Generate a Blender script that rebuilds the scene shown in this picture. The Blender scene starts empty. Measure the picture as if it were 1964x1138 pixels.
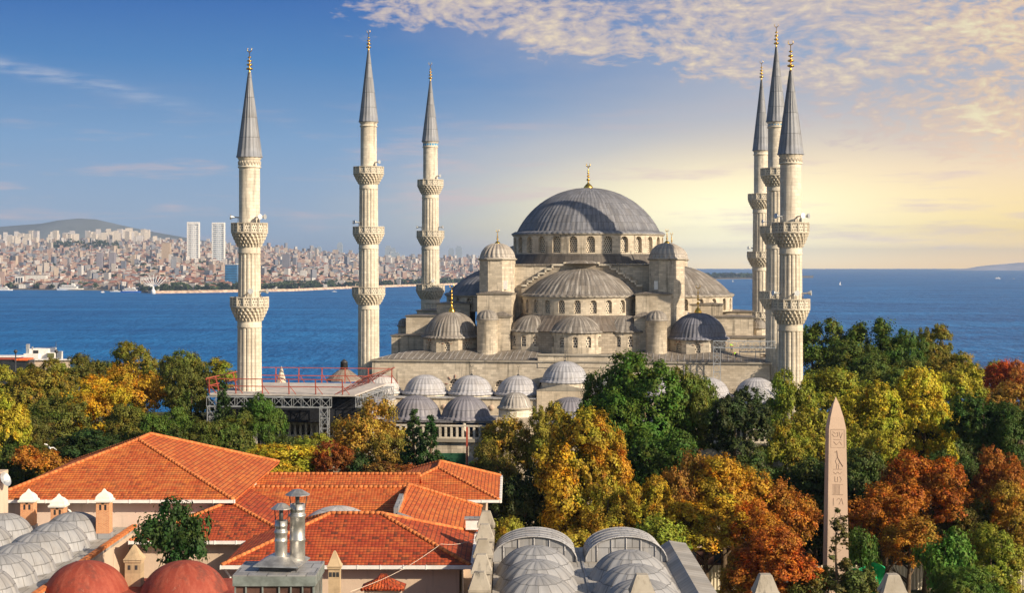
import bpy, math, random
import numpy as np
from mathutils import Vector, Matrix
R = math.radians
PI = math.pi
random.seed(7)
SC = bpy.context.scene
COL = SC.collection
F = 3000.0            # focal length in photo pixels (photo is 1964 wide)
CAMH = 34.0           # eye height above the square

# ------------------------------------------------------------------ camera
cam_d = bpy.data.cameras.new('camera')
cam = bpy.data.objects.new('camera', cam_d); COL.objects.link(cam)
cam.location = (0, 0, CAMH); cam.rotation_euler = (R(90), 0, 0)
cam_d.sensor_width = 36; cam_d.lens = 36 * F / 1964
cam_d.shift_y = -59 / 1964
cam_d.clip_start = 1.0; cam_d.clip_end = 200000
SC.camera = cam

# ------------------------------------------------------------------ sun and sky
SUN_AZ = 125.0        # degrees clockwise from the view direction (behind, right)
SUN_EL = 27.0
sun_d = bpy.data.lights.new('sun', 'SUN'); sun_d.energy = 5.0; sun_d.angle = R(0.55)
sun_d.color = (1.0, 0.83, 0.61)
sun = bpy.data.objects.new('sun', sun_d); COL.objects.link(sun)
sd = Vector((math.sin(R(SUN_AZ)) * math.cos(R(SUN_EL)), math.cos(R(SUN_AZ)) * math.cos(R(SUN_EL)), math.sin(R(SUN_EL))))
sun.rotation_euler = (-sd).to_track_quat('-Z', 'Y').to_euler()
sun.location = (60, -60, 120)

vs = SC.view_settings
SC.display_settings.display_device = 'sRGB'
vs.view_transform = 'Standard'; vs.look = 'None'; vs.exposure = 0.38; vs.gamma = 1.0; vs.use_curve_mapping = False


def srgb(r, g, b):
    def f(c):
        c /= 255.0
        return c / 12.92 if c <= .04045 else ((c + .055) / 1.055) ** 2.4
    return (f(r), f(g), f(b), 1.0)


class NT:
    """tiny node helper"""
    def __init__(s, nt):
        s.nt = nt
    def n(s, t, **k):
        nd = s.nt.nodes.new(t)
        for a, b in k.items():
            setattr(nd, a, b)
        return nd
    def link(s, a, b):
        s.nt.links.new(a, b)
    def m(s, op, a, b=None, c=None, clamp=False):
        nd = s.n('ShaderNodeMath', operation=op); nd.use_clamp = clamp
        for i, x in enumerate((a, b, c)):
            if x is None: continue
            if isinstance(x, (int, float)): nd.inputs[i].default_value = x
            else: s.link(x, nd.inputs[i])
        return nd.outputs[0]
    def ss(s, x, lo, hi):
        nd = s.n('ShaderNodeMapRange', interpolation_type='SMOOTHSTEP')
        s.link(x, nd.inputs[0])
        nd.inputs[1].default_value = lo; nd.inputs[2].default_value = hi
        nd.inputs[3].default_value = 0; nd.inputs[4].default_value = 1
        return nd.outputs[0]
    def mix(s, fac, a, b, blend='MIX'):
        nd = s.n('ShaderNodeMix', data_type='RGBA', blend_type=blend)
        for i, x in ((0, fac), (6, a), (7, b)):
            if isinstance(x, (int, float)): nd.inputs[i].default_value = x
            elif isinstance(x, tuple): nd.inputs[i].default_value = x
            else: s.link(x, nd.inputs[i])
        return nd.outputs[2]
    def ramp(s, x, stops):
        nd = s.n('ShaderNodeValToRGB')
        cr = nd.color_ramp
        while len(cr.elements) < len(stops): cr.elements.new(0.5)
        for e, (p, c) in zip(cr.elements, stops):
            e.position = p; e.color = c
        s.link(x, nd.inputs[0])
        return nd.outputs[0]
    def noise(s, vec, scale, detail=4, rough=.55, dist=0.0, out=0):
        nd = s.n('ShaderNodeTexNoise')
        if vec is not None: s.link(vec, nd.inputs['Vector'])
        nd.inputs['Scale'].default_value = scale; nd.inputs['Detail'].default_value = detail
        nd.inputs['Roughness'].default_value = rough; nd.inputs['Distortion'].default_value = dist
        return nd.outputs[out]
    def vec(s, x, y, z=0.0):
        nd = s.n('ShaderNodeCombineXYZ')
        for i, v in enumerate((x, y, z)):
            if isinstance(v, (int, float)): nd.inputs[i].default_value = v
            else: s.link(v, nd.inputs[i])
        return nd.outputs[0]
    def scale(s, vec, x, y, z):
        nd = s.n('ShaderNodeMapping'); s.link(vec, nd.inputs[0]); nd.inputs['Scale'].default_value = (x, y, z)
        return nd.outputs[0]


world = bpy.data.worlds.new('World'); SC.world = world; world.use_nodes = True
w = NT(world.node_tree)
for nd in list(world.node_tree.nodes): world.node_tree.nodes.remove(nd)
tc = w.n('ShaderNodeTexCoord')
sep = w.n('ShaderNodeSeparateXYZ'); w.link(tc.outputs['Generated'], sep.inputs[0])
sky = w.n('ShaderNodeTexSky', sky_type='NISHITA'); sky.sun_disc = False
sky.sun_elevation = R(SUN_EL); sky.sun_rotation = R(SUN_AZ); sky.altitude = 60; sky.air_density = 1.0; sky.dust_density = 1.2
nish = w.mix(1.0, sky.outputs[0], (0.075, 0.075, 0.075, 1), 'MULTIPLY')
az = w.m('ARCTAN2', sep.outputs[0], sep.outputs[1])
el = w.m('ARCSINE', sep.outputs[2])
en = w.m('DIVIDE', el, 0.19, clamp=True)
left = w.ramp(en, [(0, srgb(156, 176, 196)), (.2, srgb(148, 172, 198)), (.42, srgb(126, 164, 204)), (.68, srgb(80, 134, 192)), (1, srgb(34, 92, 172))])
right = w.ramp(en, [(0, srgb(255, 198, 72)), (.14, srgb(255, 220, 124)), (.32, srgb(240, 212, 174)), (.5, srgb(196, 194, 198)), (.75, srgb(148, 170, 202)), (1, srgb(112, 148, 198))])
big = w.noise(w.vec(w.m('MULTIPLY', az, 5.0), w.m('MULTIPLY', el, 22.0), 3.0), 1.0, 3, .5)
t = w.m('SUBTRACT', az, w.m('MULTIPLY', el, 0.55))
t = w.m('ADD', t, w.m('MULTIPLY', w.m('SUBTRACT', big, .5), .12))
f1 = w.ss(t, -0.17, 0.17)
f1 = w.m('MULTIPLY', f1, w.m('SUBTRACT', 1.0, w.ss(az, 0.9, 1.8)))
base = w.mix(f1, left, right)
# pale glow low on the right where the evening light gathers
dx = w.m('DIVIDE', w.m('SUBTRACT', az, 0.135), 0.12); dy = w.m('DIVIDE', w.m('SUBTRACT', el, 0.03), 0.035)
g = w.m('ADD', w.m('MULTIPLY', dx, dx), w.m('MULTIPLY', dy, dy))
g = w.m('EXPONENT', w.m('MULTIPLY', g, -1.0))
base = w.mix(w.m('MULTIPLY', g, .92), base, (1.18, 1.08, .66, 1))
# altocumulus field, upper right; smaller bank lower right; thin streak on the left
cv = w.vec(az, w.m('MULTIPLY', el, 2.4), 0.0)
warp = w.noise(cv, 9, 3, .5, out=1)
wv = w.n('ShaderNodeVectorMath', operation='MULTIPLY_ADD'); w.link(warp, wv.inputs[0]); wv.inputs[1].default_value = (.05, .05, 0); w.link(cv, wv.inputs[2])
cells = w.noise(wv.outputs[0], 88, 4, .6)
mid = w.noise(wv.outputs[0], 15, 4, .6)
patch = w.noise(cv, 5.5, 3, .5)
# el limit of the bank rises towards the left
lim = w.m('SUBTRACT', el, w.m('ADD', 0.112, w.m('ADD', w.m('MULTIPLY', w.m('MAXIMUM', w.m('SUBTRACT', 0.14, az), 0.0), 0.15), w.m('MULTIPLY', w.m('MAXIMUM', w.m('SUBTRACT', az, 0.14), 0.0), -0.06))))
lim = w.m('ADD', lim, w.m('MULTIPLY', w.m('SUBTRACT', mid, .5), .05))
b1 = w.ss(lim, -0.008, 0.016)
b1 = w.m('MULTIPLY', b1, w.ss(az, -0.17, -0.06))
d2x = w.m('DIVIDE', w.m('SUBTRACT', az, 0.30), 0.12); d2y = w.m('DIVIDE', w.m('SUBTRACT', el, w.m('ADD', 0.092, w.m('MULTIPLY', w.m('SUBTRACT', az, .27), -0.05))), 0.030)
b2 = w.m('MULTIPLY', 1.15, w.m('EXPONENT', w.m('MULTIPLY', w.m('ADD', w.m('MULTIPLY', d2x, d2x), w.m('MULTIPLY', d2y, d2y)), -1.0)))
field = w.m('MAXIMUM', b1, b2)
dens = w.m('ADD', w.m('MULTIPLY', cells, .72), w.m('MULTIPLY', mid, .56))
dens = w.m('ADD', dens, w.m('MULTIPLY', w.m('SUBTRACT', field, 1.0), .30))
cl = w.m('MULTIPLY', w.ss(dens, .49, .68), w.ss(field, .05, .5))
sh = w.ss(dens, .62, .86)
ccol = w.mix(sh, srgb(206, 190, 186), srgb(255, 232, 190))
ccol = w.mix(w.ss(az, .18, .34), ccol, w.mix(sh, srgb(244, 206, 166), srgb(255, 244, 190)))
# the low sky is brighter than it looks from here: the haze in front of it takes some away
lowb = w.m('ADD', 1.0, w.m('MULTIPLY', w.m('SUBTRACT', 1.0, w.ss(el, .005, .11)), w.m('ADD', .15, w.m('MULTIPLY', f1, .34))))
lowb = w.m('ADD', lowb, w.m('MULTIPLY', w.m('SUBTRACT', 1.0, w.ss(el, .0, .024)), w.m('MULTIPLY', f1, 1.6)))
veil = w.m('MULTIPLY', w.m('MULTIPLY', w.ss(lim, -.03, .03), w.ss(az, -.15, .02)), w.ss(patch, .35, .6))
base = w.mix(w.m('MULTIPLY', veil, .30), base, srgb(222, 200, 184))
skyc = w.mix(w.m('MULTIPLY', cl, .80), base, ccol)
# cirrus streak on the left
ln = w.m('ADD', w.m('SUBTRACT', el, 0.1245), w.m('MULTIPLY', w.m('ADD', az, 0.327), 0.20))
ln = w.m('ADD', ln, w.m('MULTIPLY', w.m('SUBTRACT', mid, .5), .012))
st = w.m('EXPONENT', w.m('MULTIPLY', w.m('MULTIPLY', ln, ln), -55000.0))
st = w.m('MULTIPLY', st, w.m('SUBTRACT', 1.0, w.ss(az, -0.27, -0.17)))
fib = w.noise(w.vec(w.m('MULTIPLY', az, 40), w.m('MULTIPLY', el, 300), 1.0), 1.0, 4, .6)
st = w.m('MULTIPLY', st, w.ss(fib, .3, .7))
skyc = w.mix(w.m('MULTIPLY', st, .55), skyc, srgb(196, 200, 214))
low = w.noise(w.vec(w.m('MULTIPLY', az, 9), w.m('MULTIPLY', el, 75), 6.0), 1.0, 4, .6)
skyc = w.mix(w.m('MULTIPLY', w.m('MULTIPLY', w.ss(low, .50, .72), .62), w.m('SUBTRACT', 1.0, w.ss(el, .06, .12))), skyc, srgb(216, 190, 186))
lb3 = w.n('ShaderNodeVectorMath', operation='SCALE'); w.link(skyc, lb3.inputs[0]); w.link(w.m('MULTIPLY', lowb, .77), lb3.inputs[3]); skyc = lb3.outputs[0]
allc = w.mix(w.ss(el, 0.19, 0.5), skyc, nish)
allc = w.mix(w.ss(w.m('ABSOLUTE', az), 1.2, 1.9), allc, nish)
bg = w.n('ShaderNodeBackground'); bg.inputs[1].default_value = 1.0
w.link(allc, bg.inputs[0])
wo = w.n('ShaderNodeOutputWorld'); w.link(bg.outputs[0], wo.inputs[0])

# ------------------------------------------------------------------ placing helpers
def P(px, py, D):
    """a photo pixel at distance D -> a point in the place"""
    return Vector(((px - 982) / F * D, D, CAMH - (py - 512) / F * D))

YAW = 0.1301; OX, OY = 0.27, 202.95          # the mosque's own axes
cY, sY = math.cos(YAW), math.sin(YAW)
def MD(u, v): return OY - u * sY + v * cY    # distance of a mosque point
def MU(px, v):
    k = (px - 982) / F
    return (k * OY + k * v * cY - OX - v * sY) / (cY + k * sY)
def MZ(py, u, v): return CAMH - (py - 512) / F * MD(u, v)
def MW(u, v): return (OX + u * cY + v * sY, OY - u * sY + v * cY)

# ------------------------------------------------------------------ mesh helpers
class MB:
    def __init__(s):
        s.v = []; s.f = []; s.uv = []; s.sm = []
    def add(s, vs_, fs, uvs=None, smooth=False):
        b = len(s.v); s.v += [tuple(p) for p in vs_]
        for i, f in enumerate(fs):
            s.f.append([b + k for k in f]); s.uv.append(uvs[i] if uvs else None); s.sm.append(smooth)
        return s
    def quad(s, a, b, c, d): return s.add([a, b, c, d], [(0, 1, 2, 3)])
    def poly(s, pts, uvs=None): return s.add(pts, [tuple(range(len(pts)))], [uvs] if uvs else None)
    def box(s, x0, x1, y0, y1, z0, z1, rot=0, c=None):
        p = [(x, y, z) for z in (z0, z1) for x, y in ((x0, y0), (x1, y0), (x1, y1), (x0, y1))]
        if rot:
            cx, cy = c or ((x0 + x1) / 2, (y0 + y1) / 2); a, b = math.cos(rot), math.sin(rot)
            p = [(cx + (x - cx) * a - (y - cy) * b, cy + (x - cx) * b + (y - cy) * a, z) for x, y, z in p]
        return s.add(p, [(0, 3, 2, 1), (4, 5, 6, 7), (0, 1, 5, 4), (1, 2, 6, 5), (2, 3, 7, 6), (3, 0, 4, 7)])
    def bar(s, a, b, w_=.1, h=None):
        a = Vector(a); b = Vector(b); d = (b - a).normalized()
        up = Vector((0, 0, 1)) if abs(d.z) < .95 else Vector((1, 0, 0))
        x = d.cross(up).normalized(); y = x.cross(d).normalized(); h = h or w_
        q = []
        for p in (a, b):
            q += [p + x * w_ / 2 * i + y * h / 2 * j for i, j in ((-1, -1), (1, -1), (1, 1), (-1, 1))]
        return s.add(q, [(0, 1, 2, 3), (7, 6, 5, 4), (0, 4, 5, 1), (1, 5, 6, 2), (2, 6, 7, 3), (3, 7, 4, 0)])
    def tube(s, pts, r, n=6, caps=True):
        pts = [Vector(p) for p in pts]; rr = r if isinstance(r, (list, tuple)) else [r] * len(pts)
        b = len(s.v)
        for i, p in enumerate(pts):
            d = (pts[min(i + 1, len(pts) - 1)] - pts[max(i - 1, 0)]).normalized()
            up = Vector((0, 0, 1)) if abs(d.z) < .9 else Vector((0, 1, 0))
            x = d.cross(up).normalized(); y = d.cross(x)
            for k in range(n):
                a = 2 * PI * k / n
                s.v.append(tuple(p + (x * math.cos(a) + y * math.sin(a)) * rr[i]))
        for i in range(len(pts) - 1):
            for k in range(n):
                s.f.append([b + i * n + k, b + i * n + (k + 1) % n, b + (i + 1) * n + (k + 1) % n, b + (i + 1) * n + k]); s.uv.append(None); s.sm.append(True)
        if caps:
            s.f.append([b + k for k in range(n)][::-1]); s.uv.append(None); s.sm.append(False)
            e = b + (len(pts) - 1) * n
            s.f.append([e + k for k in range(n)]); s.uv.append(None); s.sm.append(False)
        return s
    def lathe(s, cx, cy, prof, n=32, a0=0.0, a1=2 * PI, rf=None, ut=None, smooth=True, caps=True):
        """prof: (r, z); rf(i, j) -> radius offset; ut: u length of a full turn"""
        full = abs(a1 - a0 - 2 * PI) < 1e-6
        m = n if full else n + 1
        R0 = max(p[0] for p in prof); ut = ut or 2 * PI * R0
        b = len(s.v); L = [0]
        for k in range(1, len(prof)): L.append(L[-1] + math.hypot(prof[k][0] - prof[k - 1][0], prof[k][1] - prof[k - 1][1]))
        for j, (r, z) in enumerate(prof):
            for i in range(m):
                a = a0 + (a1 - a0) * i / n
                q = r + (rf(i, j) if rf and r > .01 else 0)
                s.v.append((cx + q * math.sin(a), cy - q * math.cos(a), z))
        for j in range(len(prof) - 1):
            for i in range(n):
                i2 = (i + 1) % m
                s.f.append([b + j * m + i, b + j * m + i2, b + (j + 1) * m + i2, b + (j + 1) * m + i])
                ua = ut * i / n * (a1 - a0) / (2 * PI); ub = ut * (i + 1) / n * (a1 - a0) / (2 * PI)
                s.uv.append([(ua, L[j]), (ub, L[j]), (ub, L[j + 1]), (ua, L[j + 1])]); s.sm.append(smooth)
        if caps and full:
            if prof[0][0] > .02: s.f.append([b + i for i in range(m)][::-1]); s.uv.append(None); s.sm.append(False)
            if prof[-1][0] > .02: s.f.append([b + (len(prof) - 1) * m + i for i in range(m)]); s.uv.append(None); s.sm.append(False)
        return s
    def build(s, name, mt, parent=None, color=None, label=None):
        me = bpy.data.meshes.new(name)
        me.from_pydata(s.v, [], s.f)
        uvl = me.uv_layers.new(name='UVMap')
        fl = []
        V = s.v
        for f, uv in zip(s.f, s.uv):
            if uv: fl += [c for q in uv for c in q]; continue
            a = np.array([V[i] for i in f]); nrm = np.zeros(3)
            for i in range(len(a)):
                nrm += np.cross(a[i], a[(i + 1) % len(a)])
            l = np.linalg.norm(nrm); nrm = nrm / l if l > 1e-12 else np.array((0, 0, 1.))
            h = math.hypot(nrm[0], nrm[1])
            if h < .08:
                for p in a: fl += [p[0], p[1]]
            else:
                tx, ty = -nrm[1] / h, nrm[0] / h
                for p in a:
                    along = p[0] * tx + p[1] * ty
                    vv = p[2] / h
                    fl += [along, vv]
        uvl.data.foreach_set('uv', fl)
        me.polygons.foreach_set('use_smooth', s.sm)
        me.materials.append(mt); me.update()
        o = bpy.data.objects.new(name, me); COL.objects.link(o)
        if parent: o.parent = parent
        if color: o.color = color
        if label: o['label'] = label
        return o

def tag(o, label=None, cat=None, group=None, kind=None):
    if label: o['label'] = label
    if cat: o['category'] = cat
    if group: o['group'] = group
    if kind: o['kind'] = kind
    return o
def empty(name, loc=(0, 0, 0), rz=0.0):
    o = bpy.data.objects.new(name, None); COL.objects.link(o); o.location = loc; o.rotation_euler = (0, 0, rz)
    o.empty_display_size = .5
    return o
def copy_tree(o, parent=None):
    c = o.copy(); COL.objects.link(c)
    if parent: c.parent = parent
    for ch in list(o.children): copy_tree(ch, c)
    return c
WH = (1, 1, 1, 1)
# ------------------------------------------------------------------ materials
def newmat(name):
    m = bpy.data.materials.new(name); m.use_nodes = True
    for nd in list(m.node_tree.nodes): m.node_tree.nodes.remove(nd)
    t = NT(m.node_tree)
    out = t.n('ShaderNodeOutputMaterial'); b = t.n('ShaderNodeBsdfPrincipled')
    t.link(b.outputs[0], out.inputs[0])
    return m, t, b, out
def setb(b, rough=.8, spec=.3, metal=0.0):
    b.inputs['Roughness'].default_value = rough; b.inputs['Specular IOR Level'].default_value = spec; b.inputs['Metallic'].default_value = metal
def bump(t, b, h, strength=.5, dist=.05):
    bp = t.n('ShaderNodeBump'); bp.inputs['Strength'].default_value = strength; bp.inputs['Distance'].default_value = dist
    t.link(h, bp.inputs['Height']); t.link(bp.outputs[0], b.inputs['Normal'])
def ocol(t):
    return t.n('ShaderNodeObjectInfo').outputs['Color']
def rgba(c): return (c[0], c[1], c[2], 1.0)

def plain(name, c, rough=.7, spec=.3, metal=0.0, var=.25, nscale=1.5, obj=False):
    m, t, b, o = newmat(name); setb(b, rough, spec, metal)
    g = t.n('ShaderNodeNewGeometry').outputs['Position']
    nz = t.noise(g, nscale, 5, .6)
    lo = tuple(x * (1 - var) for x in c[:3]); hi = tuple(min(1, x * (1 + var)) for x in c[:3])
    col = t.mix(t.ss(nz, .3, .7), rgba(lo), rgba(hi))
    if obj: col = t.mix(1.0, col, ocol(t), 'MULTIPLY')
    t.link(col, b.inputs['Base Color'])
    return m

def brick(t, uv, bw, rh, c1, c2, cm, mortar=.015, offset=.5, soft=.1, bias=0.0):
    nd = t.n('ShaderNodeTexBrick'); t.link(uv, nd.inputs['Vector'])
    nd.offset = offset; nd.inputs['Scale'].default_value = 1.0
    nd.inputs['Color1'].default_value = rgba(c1); nd.inputs['Color2'].default_value = rgba(c2); nd.inputs['Mortar'].default_value = rgba(cm)
    nd.inputs['Mortar Size'].default_value = mortar; nd.inputs['Mortar Smooth'].default_value = soft; nd.inputs['Bias'].default_value = bias
    nd.inputs['Brick Width'].default_value = bw; nd.inputs['Row Height'].default_value = rh
    return nd

def stone_mat(name, c, bw=1.0, rh=.42, grime=.7, contrast=.16, mortar=.02):
    m, t, b, o = newmat(name); setb(b, .88, .25)
    uv = t.n('ShaderNodeTexCoord').outputs['UV']; pos = t.n('ShaderNodeNewGeometry').outputs['Position']
    c1 = tuple(x * (1 + contrast) for x in c); c2 = tuple(x * (1 - contrast) for x in c)
    bk = brick(t, uv, bw, rh, c1, c2, tuple(x * .55 for x in c), mortar)
    col = bk.outputs[0]
    big = t.noise(pos, .22, 5, .62)
    col = t.mix(t.m('MULTIPLY', t.ss(big, .42, .72), .55 * grime), col, rgba((c[0] * .62, c[1] * .58, c[2] * .52)))
    fine = t.noise(pos, 2.2, 6, .7)
    col = t.mix(t.m('MULTIPLY', t.ss(fine, .5, .8), .5 * grime), col, rgba((c[0] * .55, c[1] * .52, c[2] * .5)))
    strk = t.noise(t.scale(pos, 1.3, 1.3, .09), 1.0, 5, .65)
    col = t.mix(t.m('MULTIPLY', t.ss(strk, .52, .72), .72 * grime), col, rgba((.085, .08, .07)))
    spots = t.noise(pos, .9, 3, .5)
    col = t.mix(t.m('MULTIPLY', t.ss(spots, .6, .75), .25), col, rgba((c[0] * 1.25, c[1] * 1.22, c[2] * 1.15)))
    col = t.mix(1.0, col, ocol(t), 'MULTIPLY')
    t.link(col, b.inputs['Base Color'])
    h = t.m('ADD', t.m('MULTIPLY', bk.outputs['Fac'], -.6), t.m('MULTIPLY', fine, .6))
    bump(t, b, h, .6, .06)
    return m

def lead_mat(name, c, pale=.5, row=1.7, seam=True, pw=1.0):
    m, t, b, o = newmat(name); setb(b, .55, .4, .0)
    uv = t.n('ShaderNodeTexCoord').outputs['UV']; pos = t.n('ShaderNodeNewGeometry').outputs['Position']
    bk = brick(t, uv, pw, row, tuple(x * 1.22 for x in c), tuple(x * .8 for x in c), tuple(x * .45 for x in c), .035 if seam else 0.0, .37)
    col = bk.outputs[0]
    s1 = t.noise(t.scale(uv, 2.2, .22, 1), 1.0, 5, .65)
    col = t.mix(t.m('MULTIPLY', t.ss(s1, .48, .72), pale), col, rgba((.50, .475, .44)))
    s2 = t.noise(t.scale(uv, 1.4, .35, 1), 1.7, 5, .7)
    col = t.mix(t.m('MULTIPLY', t.ss(s2, .52, .74), .6), col, rgba((c[0] * .42, c[1] * .38, c[2] * .36)))
    s3 = t.noise(pos, .35, 4, .6)
    col = t.mix(t.m('MULTIPLY', t.ss(s3, .45, .7), .35), col, rgba((c[0] * .7, c[1] * .62, c[2] * .52)))
    col = t.mix(1.0, col, ocol(t), 'MULTIPLY')
    t.link(col, b.inputs['Base Color'])
    rg = t.m('ADD', .42, t.m('MULTIPLY', s3, .3)); t.link(rg, b.inputs['Roughness'])
    bump(t, b, t.m('ADD', t.m('MULTIPLY', bk.outputs['Fac'], -.5), t.m('MULTIPLY', s1, .5)), .5, .05)
    return m

def tile_mat(name, ca, cb, cc, tw=.26, th=.36, dirt=.4):
    """curved clay tiles: u across, v up the slope"""
    m, t, b, o = newmat(name); setb(b, .8, .3)
    uv = t.n('ShaderNodeTexCoord').outputs['UV']; pos = t.n('ShaderNodeNewGeometry').outputs['Position']
    sp = t.n('ShaderNodeSeparateXYZ'); t.link(uv, sp.inputs[0])
    fv = t.m('FRACT', t.m('DIVIDE', sp.outputs[1], th)); fu = t.m('FRACT', t.m('DIVIDE', sp.outputs[0], tw))
    wn = t.n('ShaderNodeTexWhiteNoise', noise_dimensions='2D')
    t.link(t.vec(t.m('FLOOR', t.m('DIVIDE', sp.outputs[0], tw)), t.m('FLOOR', t.m('DIVIDE', sp.outputs[1], th)), 0), wn.inputs[0])
    col = t.mix(wn.outputs[0], rgba(ca), rgba(cb))
    col = t.mix(t.m('MULTIPLY', t.ss(t.noise(pos, .9, 4, .6), .48, .66), .75), col, rgba(cc))
    r2 = t.n('ShaderNodeSeparateColor'); t.link(wn.outputs[1], r2.inputs[0])
    col = t.mix(t.m('MULTIPLY', t.ss(r2.outputs[1], .86, .93), dirt), col, rgba((.09, .035, .02)))
    lich = t.noise(pos, 1.6, 6, .75)
    col = t.mix(t.m('MULTIPLY', t.ss(lich, .58, .75), .5), col, rgba((.20, .10, .06)))
    fade = t.noise(t.scale(uv, .35, 1.4, 1), 1.0, 4, .6)
    col = t.mix(t.m('MULTIPLY', t.ss(fade, .5, .7), .4), col, rgba((ca[0] * 1.15, ca[1] * 1.9, ca[2] * 2.0)))
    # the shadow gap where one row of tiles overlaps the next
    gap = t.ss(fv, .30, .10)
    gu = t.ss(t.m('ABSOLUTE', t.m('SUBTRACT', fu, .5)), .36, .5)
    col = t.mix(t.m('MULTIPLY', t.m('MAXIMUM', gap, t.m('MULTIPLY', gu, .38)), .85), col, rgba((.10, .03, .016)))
    t.link(col, b.inputs['Base Color'])
    hu = t.m('SINE', t.m('MULTIPLY', fu, PI))
    h = t.m('ADD', t.m('MULTIPLY', hu, .22), t.m('MULTIPLY', t.m('SUBTRACT', 1.0, fv), .6))
    bump(t, b, h, 1.0, .07)
    return m

def lattice_mat(name, cs, cd, su, sv, thr=.33):
    """pierced stone grille: round holes in offset rows showing dark glass"""
    m, t, b, o = newmat(name); setb(b, .8, .3)
    uv = t.n('ShaderNodeTexCoord').outputs['UV']
    sp = t.n('ShaderNodeSeparateXYZ'); t.link(uv, sp.inputs[0])
    rowi = t.m('FLOOR', t.m('DIVIDE', sp.outputs[1], sv))
    off = t.m('MULTIPLY', t.m('MODULO', rowi, 2.0), .5)
    fu = t.m('SUBTRACT', t.m('FRACT', t.m('ADD', t.m('DIVIDE', sp.outputs[0], su), off)), .5)
    fv = t.m('SUBTRACT', t.m('FRACT', t.m('DIVIDE', sp.outputs[1], sv)), .5)
    d = t.m('SQRT', t.m('ADD', t.m('MULTIPLY', fu, fu), t.m('MULTIPLY', fv, fv)))
    hole = t.m('LESS_THAN', d, thr)
    t.link(t.mix(hole, rgba(cs), rgba(cd)), b.inputs['Base Color'])
    bump(t, b, t.m('SUBTRACT', 1.0, hole), 1.0, .08)
    return m

def leaf_mat(name):
    m, t, b, out = newmat(name)
    m.node_tree.nodes.remove(b)
    pos = t.n('ShaderNodeNewGeometry').outputs['Position']
    oi = t.n('ShaderNodeObjectInfo')
    at = t.n('ShaderNodeAttribute'); at.attribute_name = 'leafvar'
    n1 = t.noise(pos, .9, 3, .6)
    base = oi.outputs['Color']
    sec = t.mix(1.0, base, (1.55, .82, .45, 1), 'MULTIPLY')     # leaves already turning
    grn = t.mix(1.0, base, (.66, .98, .85, 1), 'MULTIPLY')
    c = t.mix(t.m('MULTIPLY', t.ss(n1, .5, .68), .6), base, sec)
    c = t.mix(t.m('MULTIPLY', t.ss(t.noise(pos, .33, 4, .6), .47, .62), .75), c, grn)
    hs = t.n('ShaderNodeHueSaturation'); t.link(c, hs.inputs['Color'])
    t.link(t.m('ADD', .5, t.m('MULTIPLY', t.m('SUBTRACT', at.outputs['Fac'], .5), .05)), hs.inputs['Hue'])
    t.link(t.m('ADD', .38, t.m('MULTIPLY', at.outputs['Fac'], 1.6)), hs.inputs['Value'])
    hs.inputs['Saturation'].default_value = 1.02
    df = t.n('ShaderNodeBsdfPrincipled'); setb(df, .6, .25); t.link(hs.outputs[0], df.inputs['Base Color'])
    tr = t.n('ShaderNodeBsdfTranslucent'); t.link(hs.outputs[0], tr.inputs[0])
    mx = t.n('ShaderNodeMixShader'); mx.inputs[0].default_value = .28
    t.link(df.outputs[0], mx.inputs[1]); t.link(tr.outputs[0], mx.inputs[2]); t.link(mx.outputs[0], out.inputs[0])
    return m

M = {}
M['stone'] = stone_mat('limestone', (.58, .51, .41), grime=1.0, contrast=.2, mortar=.012)
M['stone_clean'] = stone_mat('minaret_stone', (.66, .60, .50), bw=.9, rh=.45, grime=.8, contrast=.12, mortar=.01)
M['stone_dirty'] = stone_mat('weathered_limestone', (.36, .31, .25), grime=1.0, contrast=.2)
M['coping'] = stone_mat('coping_stone', (.38, .345, .29), bw=3, rh=1.2, grime=1.0, mortar=.0)
M['lead'] = lead_mat('dome_lead', (.18, .187, .215), pale=.28)
M['lead_black'] = lead_mat('blackened_lead', (.10, .088, .078), pale=.12)
M['lead_brown'] = lead_mat('brown_lead', (.15, .125, .105), pale=.3)
M['lead_old'] = lead_mat('old_streaked_lead', (.205, .185, .165), pale=.95)
M['lead_dark'] = lead_mat('dark_lead', (.19, .185, .195), pale=.3)
M['lead_roof'] = lead_mat('flat_lead_roof', (.21, .185, .16), pale=.3, row=2.4, pw=.9)
M['lead_pale'] = lead_mat('pale_lead', (.40, .40, .415), pale=.45, row=1.2)
M['spire'] = lead_mat('spire_lead', (.235, .25, .285), pale=.25, row=2.7)
M['lead_hamam'] = lead_mat('bath_lead', (.29, .295, .31), pale=.45, row=1.1)
M['lead_flat'] = lead_mat('bath_lead_terrace', (.39, .37, .34), pale=.4, row=1.9, pw=.8)
M['gold'] = plain('gilded_copper', (.85, .52, .10), .28, .6, 1.0, .12, 3)
M['lattice'] = lattice_mat('window_grille', (.66, .59, .48), (.03, .03, .035), .42, .40, .33)
M['lattice_bold'] = lattice_mat('bold_window_grille', (.68, .61, .51), (.025, .025, .03), .5, .46, .34)
M['pierced'] = lattice_mat('pierced_marble', (.62, .57, .48), (.12, .10, .08), .42, .42, .27)
M['bluetile'] = lattice_mat('blue_tile_band', (.62, .58, .50), (.02, .30, .60), .62, 1.3, .42)
M['metal'] = plain('galvanised_steel', (.52, .54, .56), .45, .5, .6, .15, 4)
M['steel'] = plain('brushed_stainless', (.50, .49, .47), .42, .5, .75, .3, 2)
M['dark_metal'] = plain('dark_metal', (.06, .06, .065), .5, .4, .3, .3, 2)
M['red_steel'] = plain('red_steel', (.38, .08, .05), .5, .4, 0, .2, 2)
M['black'] = plain('dark_netting', (.02, .022, .028), .9, .2, 0, .4, .6)
M['tarp'] = plain('white_tarpaulin', (.66, .64, .62), .7, .3, 0, .12, .5)
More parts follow.
